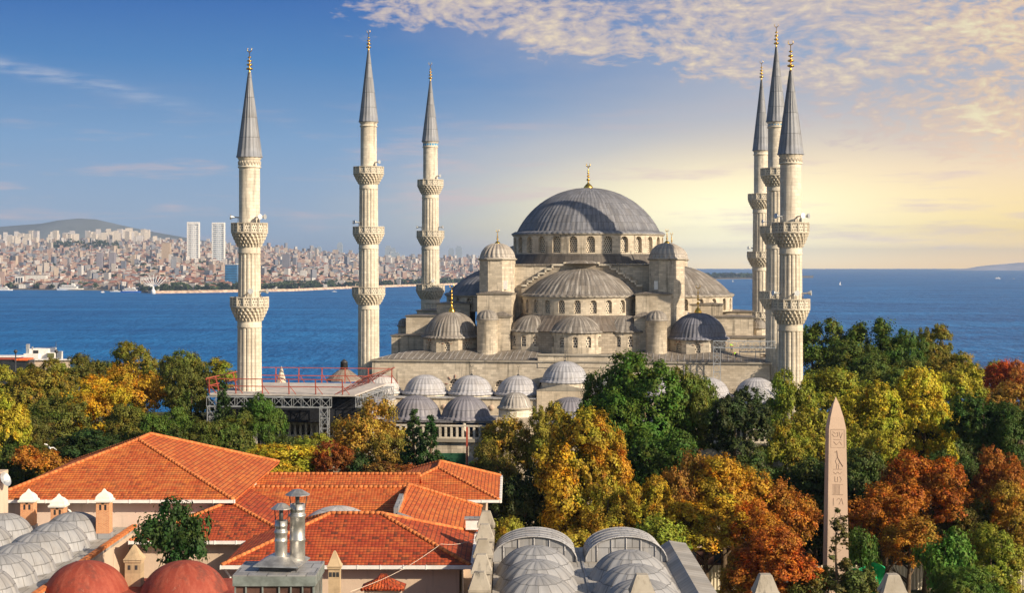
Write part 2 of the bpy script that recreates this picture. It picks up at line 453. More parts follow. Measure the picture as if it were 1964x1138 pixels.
M['deck'] = plain('site_deck', (.50, .46, .43), .85, .2, 0, .15, .6)
M['plaster'] = stone_mat('cream_plaster', (.62, .49, .38), bw=60, rh=60, grime=.35, contrast=.05, mortar=0)
M['plaster_pink'] = stone_mat('pale_pink_plaster', (.66, .53, .45), bw=60, rh=60, grime=.3, contrast=.05, mortar=0)
M['pinnacle'] = stone_mat('pinnacle_stone', (.42, .38, .32), bw=40, rh=40, grime=1.5, contrast=.05, mortar=0)
M['white'] = plain('white_paint', (.82, .80, .77), .5, .4, 0, .08, 2)
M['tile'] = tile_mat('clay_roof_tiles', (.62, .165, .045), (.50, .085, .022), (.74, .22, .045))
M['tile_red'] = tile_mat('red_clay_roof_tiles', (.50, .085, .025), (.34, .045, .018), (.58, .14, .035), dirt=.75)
M['ridge'] = plain('ridge_tile_clay', (.58, .19, .06), .8, .3, 0, .35, 2.2)
M['rust_dome'] = lead_mat('red_painted_dome', (.25, .055, .036), pale=.18, row=30, seam=False)
m_, t_, b_, o_ = newmat('old_red_paint'); setb(b_, .72, .3)
uv_ = t_.n('ShaderNodeTexCoord').outputs['UV']; ps_ = t_.n('ShaderNodeNewGeometry').outputs['Position']
c_ = t_.mix(t_.ss(t_.noise(t_.scale(uv_, 1.6, .5, 1), 1.0, 6, .7), .4, .65), (.27, .050, .030, 1), (.36, .090, .055, 1))
c_ = t_.mix(t_.m('MULTIPLY', t_.ss(t_.noise(ps_, .8, 6, .7), .5, .68), .7), c_, (.13, .045, .035, 1))
c_ = t_.mix(t_.m('MULTIPLY', t_.ss(t_.noise(ps_, 3.5, 5, .7), .60, .72), .5), c_, (.42, .20, .14, 1))
t_.link(c_, b_.inputs['Base Color']); bump(t_, b_, t_.noise(ps_, 1.2, 5, .6), .6, .12); M['rust_dome'] = m_
M['cap_white'] = plain('lime_render', (.80, .77, .70), .85, .2, 0, .1, 2)
m_, t_, b_, o_ = newmat('chimney_brick'); setb(b_, .85, .2)
bk_ = brick(t_, t_.n('ShaderNodeTexCoord').outputs['UV'], .26, .085, (.66, .30, .13), (.55, .20, .08), (.62, .45, .30), .012)
t_.link(bk_.outputs[0], b_.inputs['Base Color']); bump(t_, b_, bk_.outputs['Fac'], -.4, .02); M['brick'] = m_
M['chimney_stone'] = stone_mat('chimney_stone', (.50, .37, .23), bw=1.2, rh=.6, grime=.9, mortar=.0)
M['granite'] = stone_mat('rose_granite', (.53, .395, .30), bw=30, rh=30, grime=.35, mortar=.0)
M['bark'] = plain('bark', (.12, .085, .055), .9, .2, 0, .35, 3)
M['leaf'] = leaf_mat('leaves')
M['copper_panel'] = plain('weathered_brown_sheet', (.13, .065, .05), .5, .4, .2, .5, 1.2)
M['seam_metal'] = plain('grey_green_lead_flashing', (.23, .26, .25), .5, .4, .2, .3, 1.5)
M['glass_dark'] = plain('dark_glass', (.03, .035, .045), .15, .5, 0, .3, 1)
M['hivis'] = plain('hi_vis_yellow', (.45, .95, .05), .6, .3, 0, .1, 3)
M['skin'] = plain('skin', (.45, .26, .17), .6, .3, 0, .1, 5)
M['trousers'] = plain('dark_work_trousers', (.04, .05, .08), .8, .2, 0, .2, 5)
M['gull'] = plain('white_grey_feathers', (.75, .74, .72), .7, .3, 0, .15, 8)
M['flex'] = plain('cable', (.75, .62, .50), .7, .3, 0, .1, 1)
M['green_hoard'] = plain('green_hoarding', (.02, .10, .05), .7, .3, 0, .15, .5)
M['engrave'] = plain('incised_shadow_stone', (.33, .235, .18), .9, .2, 0, .2, 2)
M['blue'] = plain('blue_sheet', (.02, .13, .50), .6, .3, 0, .3, 1)
# ------------------------------------------------------------------ mosque
def cap_profile(r, h, z, n=14, flare=.5, top=0.0):
    Rs = (r * r + h * h) / (2 * h); a0 = math.asin(min(1, r / Rs))
    if h > r: a0 = PI - a0
    pts = []
    if flare: pts += [(r + flare, z - .28), (r + flare, z - .08), (r + flare * .35, z + flare * .28)]
    for k in range(n + 1):
        a = a0 * (1 - k / n)
        pts.append((max(top, Rs * math.sin(a)), z + (0.12 * (1 - k / n) if flare else 0) + h - Rs + Rs * math.cos(a)))
    return pts
def ribs(h=.07, k=4, ):
    h *= 1.5
    return lambda i, j: h if i % k == 0 else 0.0
def gores(h=.2, k=4):
    return lambda i, j: h * (1 - abs((i % k) / k * 2 - 1)) if j > 2 else 0.0

def dome(parent, cx, cy, r, h, z, nr, mt, name='dome', a0=0.0, a1=2 * PI, flare=.5, rib=.07, fluted=False, color=None, label=None):
    mb = MB(); sp = nr * (8 if fluted else 4)
    n = int(round(sp * (a1 - a0) / (2 * PI)))
    mb.lathe(cx, cy, cap_profile(r, h, z, flare=flare), n, a0, a1, rf=gores(rib, 8) if fluted else ribs(rib), ut=nr, caps=False)
    return mb.build(name, M[mt], parent, color, label)

def finial(parent, cx, cy, z, H, w_=1.0, crescent=True, name='finial', mt='gold', slim=False):
    """stacked gilded bulbs with a crescent"""
    p = []; w0 = w_
    if slim: w_ = w_ * 1.0
    def bulb(zc, r, hh):
        for k in range(7):
            a = -PI / 2 + PI * k / 6
            p.append((max(.05 * w_, r * math.cos(a)), zc + hh * math.sin(a)))
    if slim:
        p.append((.16 * w_, z)); p.append((.14 * w_, z + .14 * H)); bulb(z + .22 * H, .52 * w_, .05 * H); p.append((.13 * w_, z + .3 * H)); bulb(z + .38 * H, .46 * w_, .045 * H); p.append((.12 * w_, z + .46 * H)); bulb(z + .53 * H, .38 * w_, .04 * H); bulb(z + .67 * H, .28 * w_, .03 * H); p.append((.06 * w_, z + .88 * H))
    if not slim: p += [(.62 * w_, z - .1), (.60 * w_, z + .06 * H), (.40 * w_, z + .14 * H), (.14 * w_, z + .22 * H), (.07 * w_, z + .28 * H)]
    if not slim:
        bulb(z + .36 * H, .24 * w_, .055 * H); bulb(z + .50 * H, .19 * w_, .045 * H); bulb(z + .62 * H, .15 * w_, .035 * H); bulb(z + .72 * H, .11 * w_, .028 * H)
    if not slim: p.append((.04 * w_, z + .88 * H))
    mb = MB().lathe(cx, cy, p, 12)
    if crescent:
        rc = .055 * H + .10; cz = z + .88 * H + rc
        pts = []; rr = []
        for k in range(15):
            a = R(-232 + 284 * k / 14); pts.append((cx + rc * math.cos(a), cy, cz + rc * math.sin(a))); rr.append(.02 + .055 * math.sin(PI * k / 14))
        mb.tube(pts, [x * max(.5, w_) for x in rr], 5)
    return mb.build(name, M[mt], parent)

def bay(wall, mapf, s0, s1, z0, z1, wins, depth=.45, uoff=0.0, pointed=False, na=7):
    """wall panel with real arched openings; returns the loops of the openings"""
    def q(pts): wall.add([mapf(s, z, d) for s, z, d in pts], [tuple(range(len(pts)))], [[(s + uoff, z - d) for s, z, d in pts]])
    cur = s0; loops = []
    for (c, hw, b, t) in wins:            # centre, half width, sill, top of arch
        sp = t - hw * (1.15 if pointed else 1.0)
        arch = []
        for k in range(na + 1):
            a = PI - PI * k / na
            x = c + hw * math.cos(a)
            y = math.sin(a)
            if pointed: y = y ** .8 * 1.0 + .15 * (1 - abs(math.cos(a))) ** 1.0
            arch.append((x, sp + hw * y))
        if c - hw > cur + 1e-4: q([(cur, z0, 0), (c - hw, z0, 0), (c - hw, z1, 0), (cur, z1, 0)])
        if b > z0 + 1e-3: q([(c - hw, z0, 0), (c + hw, z0, 0), (c + hw, b, 0), (c - hw, b, 0)])
        for k in range(na):
            (xa, za), (xb, zb) = arch[k], arch[k + 1]
            q([(xa, za, 0), (xb, zb, 0), (xb, z1, 0), (xa, z1, 0)])
        loop = [(c - hw, b)] + arch + [(c + hw, b)]
        for k in range(len(loop)):
            (xa, za), (xb, zb) = loop[k], loop[(k + 1) % len(loop)]
            if abs(xa - xb) + abs(za - zb) < 1e-5: continue
            q([(xa, za, 0), (xa, za, depth), (xb, zb, depth), (xb, zb, 0)])
        loops.append(loop); cur = c + hw
    if s1 > cur + 1e-4: q([(cur, z0, 0), (s1, z0, 0), (s1, z1, 0), (cur, z1, 0)])
    return loops
def pane(loop, mapf, depth, mt, parent, name='window', color=None):
    ps = []
    for p in loop:
        if not ps or abs(p[0] - ps[-1][0]) + abs(p[1] - ps[-1][1]) > 1e-5: ps.append(p)
    mb = MB(); n = len(ps)
    mb.add([mapf(s, z, depth - .03) for s, z in ps] + [mapf(s, z, depth + .12) for s, z in ps],
           [tuple(range(n))] + [(i, i + n, (i + 1) % n + n, (i + 1) % n) for i in range(n)],
           [[(s, z) for s, z in ps]] + [[(0, 0)] * 4] * n)
    return mb.build(name, M[mt], parent, color)
def cyl_map(cx, cy, r, a_off=0.0):
    def f(s, z, d):
        a = s / r + a_off
        return (cx + (r - d) * math.sin(a), cy - (r - d) * math.cos(a), z)
    return f
def flat_map(x0, y0, ang=0.0):
    """wall starting at x0,y0 running along direction ang (0 = +u), outside on the camera side"""
    c, s_ = math.cos(ang), math.sin(ang)
    return lambda s, z, d: (x0 + s * c - d * s_, y0 + s * s_ + d * c, z)

def windowed_drum(parent, cx, cy, r, z0, z1, nwin, hw, wb, wt, amax, mt='stone', a0=0.0, lat='lattice', full=True, depth=.5, name='drum', cornice=.3, pointed=False, colors=None):
    wall = MB(); mp = cyl_map(cx, cy, r); step = 2 * PI / nwin; out = []
    ks = [k for k in range(-nwin, nwin) if abs(k * step + a0) <= amax + 1e-6]
    for k in ks:
        a = k * step + a0
        out += bay(wall, mp, (a - step / 2) * r, (a + step / 2) * r, z0, z1, [(a * r, hw, wb, wt)], depth, pointed=pointed)
    lo = ks[0] * step + a0 - step / 2; hi = ks[-1] * step + a0 + step / 2
    if full: wall.lathe(cx, cy, [(r, z0), (r, z1)], 32, hi, lo + 2 * PI, caps=False)
    o = wall.build(name, M[mt], parent)
    for l in out: pane(l, mp, depth, lat, o)
    if cornice:
        e0, e1 = (0, 2 * PI) if full else (lo, hi)
        MB().lathe(cx, cy, [(r - .2, z1 - cornice - .1), (r + .12, z1 - cornice), (r + .3, z1 - .12), (r + .3, z1), (r - .2, z1)], 72, e0, e1, caps=False).build('cornice', M['coping'], o)
    return o

mosque = empty('mosque', (OX, OY, 0), -YAW)
tag(mosque, 'great grey-domed stone mosque with cascading half domes, in the middle between the minarets', 'mosque')
UC, VC = 1.0, 106.0
# great dome on its drum
ZE = 40.1
windowed_drum(mosque, UC, VC, 14.75, 35.2, ZE, 28, .82, 36.5, 39.6, R(98), 'stone', a0=PI / 28, name='great_drum', depth=.75)
gd = dome(mosque, UC, VC, 14.0, 9.0, ZE + .25, 84, 'lead', 'great_dome', flare=1.0, rib=.09)
finial(gd, UC, VC, ZE + 9.1, 4.9, 1.55)
MB().lathe(UC, VC, [(15.9, 34.4), (15.3, 35.2), (14.85, 36.25)], 120, rf=ribs(.08), ut=70, caps=False).build('drum_skirt_roof', M['lead_black'], mosque)
# square block carrying the drum, with great arches
HB = 14.6; ZB = 34.0
sq = MB(); sq.box(UC - HB, UC + HB, VC - HB, VC + HB, 21.0, ZB).build('square_base', M['stone'], mosque)
MB().box(UC - HB - .25, UC + HB + .25, VC - HB - .25, VC + HB + .25, ZB + .003, ZB + .35).build('base_roof', M['lead_roof'], mosque)
# stepped parapets over the great arches
def stepped(rot):
    mb = MB(); cop = MB(); c, s_ = math.cos(rot), math.sin(rot)
    def B(m, x0, x1, y0, y1, z0, z1):
        b0 = len(m.v); m.box(x0, x1, y0, y1, z0, z1)
        for i in range(b0, len(m.v)):
            x, y, z = m.v[i]; m.v[i] = (UC + x * c - y * s_, VC + x * s_ + y * c, z)
    yf, yb = -HB - 1.35, -HB + .02
    xs = 3.3; zt = 34.45
    B(mb, -xs, xs, yf, yb, 27.0, zt); B(cop, -xs - .1, xs + .1, yf - .15, yb, zt + .003, zt + .22)
    x0 = xs
    for wd, z in ((2.25, 34.0), (1.3, 33.2), (1.3, 32.4), (1.05, 31.65), (1.05, 30.9), (1.05, 30.1)):
        for sg in (-1, 1):
            a, b = sorted((sg * x0, sg * (x0 + wd)))
            B(mb, a, b, yf, yb, 27.0, z)
            B(cop, a, b, yf - .3, yb, z + .003, z + .36)
            e = sg * x0; r0, r1 = sorted((e, e - sg * .32)); B(cop, r0, r1, yf - .3, yf - .01, z + .363, z + 1.1 if x0 > xs else z + .7)
        x0 += wd
    # raised lead hump over the crown of the arch
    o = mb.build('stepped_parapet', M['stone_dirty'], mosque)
    cop.build('coping', M['stone_clean'], o)
for rr in (0, PI / 2, -PI / 2): stepped(rr)
MB().lathe(UC, VC - HB + 1.2, [(4.2, ZB + .4), (3.2, ZB + .8), (1.5, ZB + 1.15), (0, ZB + 1.3)], 32, -PI / 2, PI / 2, rf=ribs(.05), ut=28).build('arch_crown_roof', M['lead_old'], mosque)

# octagonal weight turrets
def octa(parent, cx, cy, r, z0, z1, name, mt='stone', color=None, n=8):
    mb = MB().lathe(cx, cy, [(r, z0), (r, z1)], n, PI / n, 2 * PI + PI / n, smooth=False)
    for i, s in enumerate(mb.sm): mb.sm[i] = False
    return mb.build(name, M[mt], parent, color)
for su in (-1, 1):
    for sv in (-1, 1):
        cx, cy = UC + su * 15.9, VC + sv * 15.3
        o = octa(mosque, cx, cy, 3.5, 20.0, 35.3, 'weight_turret')
        MB().lathe(cx, cy, [(3.55, 34.95), (3.85, 35.15), (3.85, 35.35), (3.4, 35.37)], 8, PI / 8, 2 * PI + PI / 8, smooth=False, caps=False).build('cornice', M['coping'], o)
        d = MB().lathe(cx, cy, cap_profile(3.15, 2.75, 35.5, flare=.35), 22 * 8, rf=gores(.22, 8), ut=22, caps=False).build('turret_dome', M['lead_pale'], o, (.95, .87, .76, 1))
        finial(o, cx, cy, 38.1, 2.6, .95, name='turret_finial')
        if sv < 0: MB().box(cx - su * 1.9 - .35, cx - su * 1.9 + .35, cy - 3.02, cy - 2.7, 29.6, 31.2, rot=-su * R(45) * 0).build('slit_window', M['white'], o)
# half domes: front and both sides
def half_dome(ang, off, r, h, zE, zb, nr, win_r, nwin, mt, name, wy):
    cx = UC + off * math.sin(ang); cy = VC - off * math.cos(ang)
    a0, a1 = ang - R(98), ang + R(98)
    d = dome(mosque, cx, cy, r, h, zE + .2, nr, mt, name, a0, a1, flare=.75, rib=.13)
    wall = MB(); mp = cyl_map(cx, cy, win_r); step = PI * 1.06 / nwin; lps = []
    for k in range(nwin):
        a = ang + (k - (nwin - 1) / 2) * step
        lps += bay(wall, mp, (a - step / 2) * win_r, (a + step / 2) * win_r, zb, zE, [(a * win_r, .62, wy[0], wy[1])], .55)
    o = wall.build('half_dome_drum', M['stone'], mosque)
    for l in lps: pane(l, mp, .55, 'lattice', o)
    MB().lathe(cx, cy, [(win_r - .1, zE - .4), (win_r + .25, zE - .25), (win_r + .35, zE - .02), (win_r - .1, zE)], 60, a0, a1, caps=False).build('cornice', M['coping'], o)
    return cx, cy
fx, fy = half_dome(0, 12.9, 11.0, 5.25, 28.4, 24.9, 60, 11.5, 13, 'lead_old', 'front_half_dome', (25.35, 27.75))
for sg in (-1, 1):
    half_dome(sg * PI / 2, 15.6, 12.0, 5.7, 28.3, 25.2, 60, 12.5, 13, 'lead_old' if sg > 0 else 'lead', 'side_half_dome', (25.5, 27.8))
half_dome(PI, 13, 11.0, 5.5, 28.4, 24.9, 60, 11.5, 9, 'lead_old', 'rear_half_dome', (25.35, 27.75))

# exedra tier under the front half dome
zX = 22.1
MB().lathe(fx, fy, [(14.6, zX), (13.4, 23.2), (11.55, 24.95)], 200, -R(95), R(95), rf=ribs(.07), ut=90, caps=False).build('exedra_apron_roof', M['lead_brown'], mosque)
for a, rr_, off in ((0, 4.9, 11.2), (-R(46), 4.4, 11.6), (R(46), 4.4, 11.6)):
    cx, cy = fx + off * math.sin(a), fy - off * math.cos(a)
    dome(mosque, cx, cy, rr_, 2.75, zX + .1, 30, 'lead_old', 'exedra_half_dome', a - R(110), a + R(110), flare=.5, rib=.09)
    nwin = 7; wr = rr_ + .15; wall = MB(); mp = cyl_map(cx, cy, wr); step = R(200) / nwin; lps = []
    for k in range(nwin):
        aa = a + (k - 3) * step
        lps += bay(wall, mp, (aa - step / 2) * wr, (aa + step / 2) * wr, 17.0, zX, [(aa * wr, .48, 19.35, 21.35)], .4)
    o = wall.build('exedra_wall', M['stone'], mosque)
    for l in lps: pane(l, mp, .4, 'lattice_bold', o)
wall = MB(); mp = cyl_map(fx, fy, 14.3); lps = []
for a in (-78, -62, -24, 24, 62, 78):
    a_ = R(a); st_ = R(8)
    lps += bay(wall, mp, (a_ - st_) * 14.3, (a_ + st_) * 14.3, 17.0, zX, [(a_ * 14.3, .5, 19.35, 21.35)], .4)
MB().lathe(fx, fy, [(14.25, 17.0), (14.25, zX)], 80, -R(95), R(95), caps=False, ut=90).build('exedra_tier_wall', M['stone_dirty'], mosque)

# front hall wall with raised middle, arched windows
VW = 73.6; ZT = 16.9
wins = []
for u in (-31.6, -23.9, -20.1, -12.0, -4.2, 6.2, 12.0, 20.1, 23.9, 31.6):
    big = abs(abs(u) - 31.6) < .1 or abs(abs(u) - 20.1) < .1
    wins.append((u + 35.2, 1.15 if big else .95, 10.9, 13.9 if big else 13.7))
wall = MB(); mp = flat_map(-35.2, VW)
lps = bay(wall, mp, 0, 70.4, 0, ZT, wins, .7, pointed=True)
wall.poly([(-35.2, VW, 0), (-35.2, VW + 61, 0), (-35.2, VW + 61, ZT), (-35.2, VW, ZT)][::-1])
wall.poly([(35.2, VW, 0), (35.2, VW + 61, 0), (35.2, VW + 61, ZT), (35.2, VW, ZT)])
wall.poly([(-35.2, VW + 61, 0), (35.2, VW + 61, 0), (35.2, VW + 61, ZT), (-35.2, VW + 61, ZT)][::-1])
fw = wall.build('hall_wall', M['stone'], mosque)
for l in lps: pane(l, mp, .7, 'lattice_bold', fw)
# red and white voussoirs round two of the windows
for u in (-20.1, 20.1):
    vb = MB()
    for k in range(9):
        a = PI * (k + .5) / 9
        if k % 2 == 0:
            p0 = Vector((u + 1.3 * math.cos(a), VW - .03, 12.65 + 1.35 * math.sin(a))); p1 = Vector((u + 1.85 * math.cos(a), VW - .03, 12.65 + 1.95 * math.sin(a)))
            vb.bar(p0, p1, .26, .06)
    vb.build('red_voussoirs', plain('red_voussoir_stone', (.30, .10, .07), .9) if u < 0 else bpy.data.materials['red_voussoir_stone'], fw)
MB().box(-35.5, 35.5, VW - .3, VW + .2, ZT + .003, ZT + .28).build('wall_cornice', M['coping'], fw)
u0, u1 = -5.3, 9.6
MB().box(u0, u1, VW - .12, VW + 1.0, ZT - .9, 18.1).build('raised_middle_wall', M['stone'], fw)
MB().box(u0 - .25, u1 + .25, VW - .35, VW + 1.2, 18.103, 18.38).build('raised_wall_coping', M['coping'], fw)
# gently rising lead terrace roof behind that wall
tr = MB()
def terr(u, v):
    e = min(v - VW, 35.2 - abs(u), 26.0)
    return ZT + .3 + min(max(e, 0), 9) * .17 + .22 * math.sin(u * .55) * min(1, max(e, 0) / 4)
nu, nv = 70, 60
g = [[(-35.2 + 70.4 * i / nu, VW + .2 + 60.6 * j / nv) for i in range(nu + 1)] for j in range(nv + 1)]
vv = [(x, y, terr(x, y)) for row in g for x, y in row]
ff = [(j * (nu + 1) + i, j * (nu + 1) + i + 1, (j + 1) * (nu + 1) + i + 1, (j + 1) * (nu + 1) + i) for j in range(nv) for i in range(nu)]
tr.add(vv, ff, [[(vv[i][0], vv[i][1]) for i in f] for f in ff], True)
tr.build('terrace_roof', M['lead_roof'], mosque)
for side in (-1, 1):
  sm = MB()
  for k in range(64):
    u = -34.6 + k * 1.1
    if u0 - .3 < u < u1 + .3 or (u - 2) * side < 0: continue
    sm.tube([(u, VW + .1 + j * 1.1, terr(u, VW + .1 + j * 1.1) + .03) for j in range(7)], .045, 4)
  sm.build('roof_seam', M['lead_pale'], mosque)

# corner domes, cylinder turrets, side blocks
for sg in (-1, 1):
    cx, cy = sg * 22.7, 85.2
    wallm = MB(); n8 = 8; ro = 5.35; lps = []
    for k in range(n8):
        a = PI / n8 + k * 2 * PI / n8; b = a + 2 * PI / n8
        pa = (cx + ro * math.sin(a - 2 * PI / n8), cy - ro * math.cos(a - 2 * PI / n8)); pb = (cx + ro * math.sin(a), cy - ro * math.cos(a))
        L = math.hypot(pb[0] - pa[0], pb[1] - pa[1]); ang = math.atan2(pb[1] - pa[1], pb[0] - pa[0])
        mpf = flat_map(pa[0], pa[1], ang)
        lp = bay(wallm, mpf, 0, L, 17.0, 20.7, [(L / 2, .5, 18.3, 20.1)], .35, pointed=True)
        lps.append((lp[0], mpf, pa, pb, ang, L))
    o = wallm.build('corner_dome_drum', M['stone'], mosque)
    rv = MB()
    for lp, mpf, pa, pb, ang, L in lps:
        if mpf(L / 2, 0, 0)[1] < cy + 1:
            pane(lp, mpf, .35, 'lattice', o)
            for q in range(7):
                if q % 2 == 0:
                    a = PI * (q + .5) / 7
                    rv.bar(mpf(L / 2 + .62 * math.cos(a), 19.55 + .66 * math.sin(a), -.02), mpf(L / 2 + 1.0 * math.cos(a), 19.55 + 1.1 * math.sin(a), -.02), .2, .05)
    rv.build('red_voussoirs', bpy.data.materials['red_voussoir_stone'], o)
    MB().lathe(cx, cy, [(5.3, 20.4), (5.65, 20.55), (5.65, 20.75), (5.0, 20.78)], 8, PI / 8, 2 * PI + PI / 8, smooth=False, caps=False).build('cornice', M['coping'], o)
    dome(o, cx, cy, 5.0, 4.5, 20.95, 44, 'lead_old' if sg < 0 else 'lead_dark', 'corner_dome', flare=.6, rib=.1, color=(1.15, 1.15, 1.15, 1) if sg < 0 else (.9, .95, 1.1, 1))
    finial(o, cx, cy, 25.3, 5.2, 1.15, name='corner_dome_finial')
    # round stair turret
    cx2, cy2 = sg * 15.35, 80.6
    t_o = MB().lathe(cx2, cy2, [(1.95, 16.6), (1.9, 17.0), (1.88, 24.0), (2.05, 24.1), (2.08, 24.35), (1.8, 24.36)], 40).build('stair_turret', M['stone'], mosque)
    MB().lathe(cx2, cy2, cap_profile(1.85, 1.55, 24.4, 8, flare=.25), 14 * 8, rf=gores(.16, 8), ut=14, caps=False).build('turret_cap', M['lead_old'], t_o)
    def block(uc, hu, v0, v1, z0, z1, roof=.55, name='side_block', rm='lead_roof'):
        x0, x1 = uc * sg - hu, uc * sg + hu
        ob = MB().box(x0, x1, v0, v1, z0, z1).build(name, M['stone'], mosque)
        MB().box(x0 - .2, x1 + .2, v0 - .2, v1 + .2, z1 + .003, z1 + .18).build('cornice', M['coping'], ob)
        e = .3; cxm = (x0 + x1) / 2; r_ = MB()
        a, b, c, d = (x0 - e, v0 - e, z1 + .19), (x1 + e, v0 - e, z1 + .19), (x1 + e, v1 + e, z1 + .19), (x0 - e, v1 + e, z1 + .19)
        hh = min(x1 - x0, v1 - v0) / 2
        if x1 - x0 > v1 - v0: e1, e2 = (x0 + hh, (v0 + v1) / 2, z1 + roof), (x1 - hh, (v0 + v1) / 2, z1 + roof)
        else: e1, e2 = (cxm, v0 + hh, z1 + roof), (cxm, v1 - hh, z1 + roof)
        if x1 - x0 > v1 - v0: r_.poly([a, b, e2, e1]); r_.poly([b, c, e2]); r_.poly([c, d, e1, e2]); r_.poly([d, a, e1])
        else: r_.poly([a, b, e1]); r_.poly([b, c, e2, e1]); r_.poly([c, d, e2]); r_.poly([d, a, e1, e2])
        r_.build('block_roof', M[rm], ob)
        return ob
    block(14.6, 3.2, 84.5, 90.5, 17.0, 28.7, .7)              # plinth under the weight turret
    block(13.0, 1.7, 81.6, 84.3, 17.0, 24.6, 1.0)
    block(28.2, 4.6, 92.5, 101.0, 17.0, 24.3, .5)
    block(24.0, 3.2, 94.5, 101.5, 17.0, 26.6, .6)
    block(30.4, 4.4, 88.5, 118.0, 17.0, 20.7, .4)
    block(29.6, 3.2, 103.5, 110.0, 17.0, 25.0, .5)
    ob = MB().lathe(sg * 34.0, 97.5, [(1.35, 20.5), (1.35, 22.3)], 8, PI / 8, 2 * PI + PI / 8, smooth=False).build('small_turret', M['stone'], mosque)
    dome(ob, sg * 34.0, 97.5, 1.25, 1.35, 22.45, 14, 'lead_old', 'small_turret_dome', flare=.25, rib=.05)

# portico of nine domes in front of the hall wall
VP = 69.0
pf = MB(); mp = flat_map(-36.9, 64.6); wins = []
for k in range(9):
    wins.append((8.2 * k + 4.1, 3.05, 0.0, 8.6 if k != 4 else 9.0))
bay(pf, mp, 0, 73.8, 0, 11.1, wins, .9, pointed=True, na=14)
pfo = pf.build('portico_facade', M['stone_clean'], mosque, (1.0, .93, .86, 1))
MB().box(-37.1, 37.1, 64.3, 73.4, 11.103, 11.3).build('portico_roof', M['lead_pale'], pfo)
for k in range(10):
    u = -36.9 + 8.2 * k
    if 0 < k < 9:
        MB().lathe(0, 0, [(.5, 0), (.5, .12), (.0, .12)], 20).build('medallion', M['granite'], pfo)
        md = COL.objects[-1]; md.rotation_euler = (R(90), 0, 0); md.location = (u, 64.62, 9.6)
for k in range(9):
    u = -32.8 + 8.2 * k
    if k == 4:
        gb = MB().box(u - 4.4, u + 4.4, 64.2, 73.3, 9.0, 12.6)
        gb.build('raised_portal_block', M['stone_clean'], pfo, (1.0, .93, .86, 1))
        MB().poly([(u - 4.6, 64.15, 12.61), (u + 4.6, 64.15, 12.61), (u, 64.15, 13.75)]).poly([(u - 4.6, 64.15, 12.61), (u, 64.15, 13.75), (u, 73, 13.75), (u - 4.6, 73, 12.61)]).poly([(u + 4.6, 64.15, 12.61), (u + 4.6, 73, 12.61), (u, 73, 13.75), (u, 64.15, 13.75)]).build('portal_gable', M['coping'], pfo)
        octa(pfo, u, VP, 4.15, 12.5, 13.9, 'portal_dome_drum', 'stone_clean', n=12)
        d = dome(pfo, u, VP, 3.9, 3.3, 14.1, 32, 'lead_pale', 'portal_dome', flare=.45, rib=.07, color=(.92, .94, 1, 1))
        finial(pfo, u, VP, 17.2, 2.2, .5, name='portal_dome_finial', mt='dark_metal')
    else:
        octa(pfo, u, VP, 3.95, 11.2, 11.75, 'portico_dome_drum', 'stone_clean', n=12)
        d = dome(pfo, u, VP, 3.65, 2.95, 11.9, 30, 'lead_pale', 'portico_dome', flare=.5, rib=.07, color=(1, 1, 1.04, 1) if k else (1.25, 1.2, 1.15, 1))
        if k in (2, 3, 6): finial(pfo, u, VP, 14.8, 1.7, .4, name='portico_dome_finial', mt='dark_metal')

# ------------------------------------------------------------------ courtyard arcade nearer the camera
court = empty('courtyard_arcade', (OX, OY, 0), -YAW)
tag(court, 'stone courtyard arcade with dark lead domes and balustrade, half hidden by trees', 'arcade')
cw = MB(); mp = flat_map(-36, 0.0)
wn = [(36 + s * (4.6 + 6.7 * k), .9, 3.8, 7.2) for k in range(5) for s in (-1, 1)]
wn = sorted(wn)
lps = bay(cw, mp, 0, 72, 0, 11.0, wn, .6, pointed=True)
cw.poly([(-36, 0, 0), (-36, 64.5, 0), (-36, 64.5, 11.0), (-36, 0, 11.0)][::-1]); cw.poly([(36, 0, 0), (36, 64.5, 0), (36, 64.5, 11.0), (36, 0, 11.0)])
cwo = cw.build('outer_wall', M['stone'], court)
for l in lps: pane(l, mp, .6, 'lattice_bold', cwo)
MB().box(-36.3, 36.3, -.45, .5, 11.003, 11.45).build('wall_cornice', M['coping'], court)
MB().box(-36, 36, .51, 8.2, 11.003, 11.3).build('gallery_floor', M['coping'], court)
bl = MB(); bl.box(-36.1, 36.1, -.25, .15, 13.0, 13.22); bl.box(-36.1, 36.1, -.25, .15, 11.453, 11.65)
for k in range(97):
    u = -35.9 + k * .748
    bl.box(u - .14, u + .14, -.2, .1, 11.653, 12.997)
bl.build('balustrade', M['stone_clean'], court)
ins = MB(); ins.box(-36, 36, 6.4, 7.4, 11.303, 13.4); ins.build('inner_gallery_wall', M['stone'], court)
MB().box(-36.4, 36.4, .9, 8.4, 13.403, 13.7).build('arcade_roof', M['lead_dark'], court)
cl_ = MB()
for k in range(11): cl_.lathe(-33.5 + 6.7 * k, 1.1, [(.22, 11.3), (.2, 13.4)], 12)
cl_.build('gallery_columns', M['stone_clean'], court)
for k in range(5):
    for s in (-1, 1):
        u = s * (7.0 + 6.7 * k)
        dome(court, u, 4.3, 3.15, 2.75, 13.9, 30, 'lead_dark', 'arcade_dome', flare=.45, rib=.08, color=(1.05, 1.05, 1.15, 1))
# side wings of the arcade running back to the hall
for s in (-1, 1):
    MB().box(s * 32.5 - 3.6, s * 32.5 + 3.6, 8.5, 64, 10.9, 11.2).build('side_arcade_roof', M['lead_pale'], court)
    MB().box(s * 28.9 - .3, s * 28.9 + .3, 8.5, 64, 0, 10.89).build('side_arcade_wall', M['stone'], court)
    for k in range(6):
        dome(court, s * 32.5, 14 + k * 8.6, 3.3, 2.7, 11.5, 28, 'lead_pale', 'side_arcade_dome', flare=.4, rib=.07)
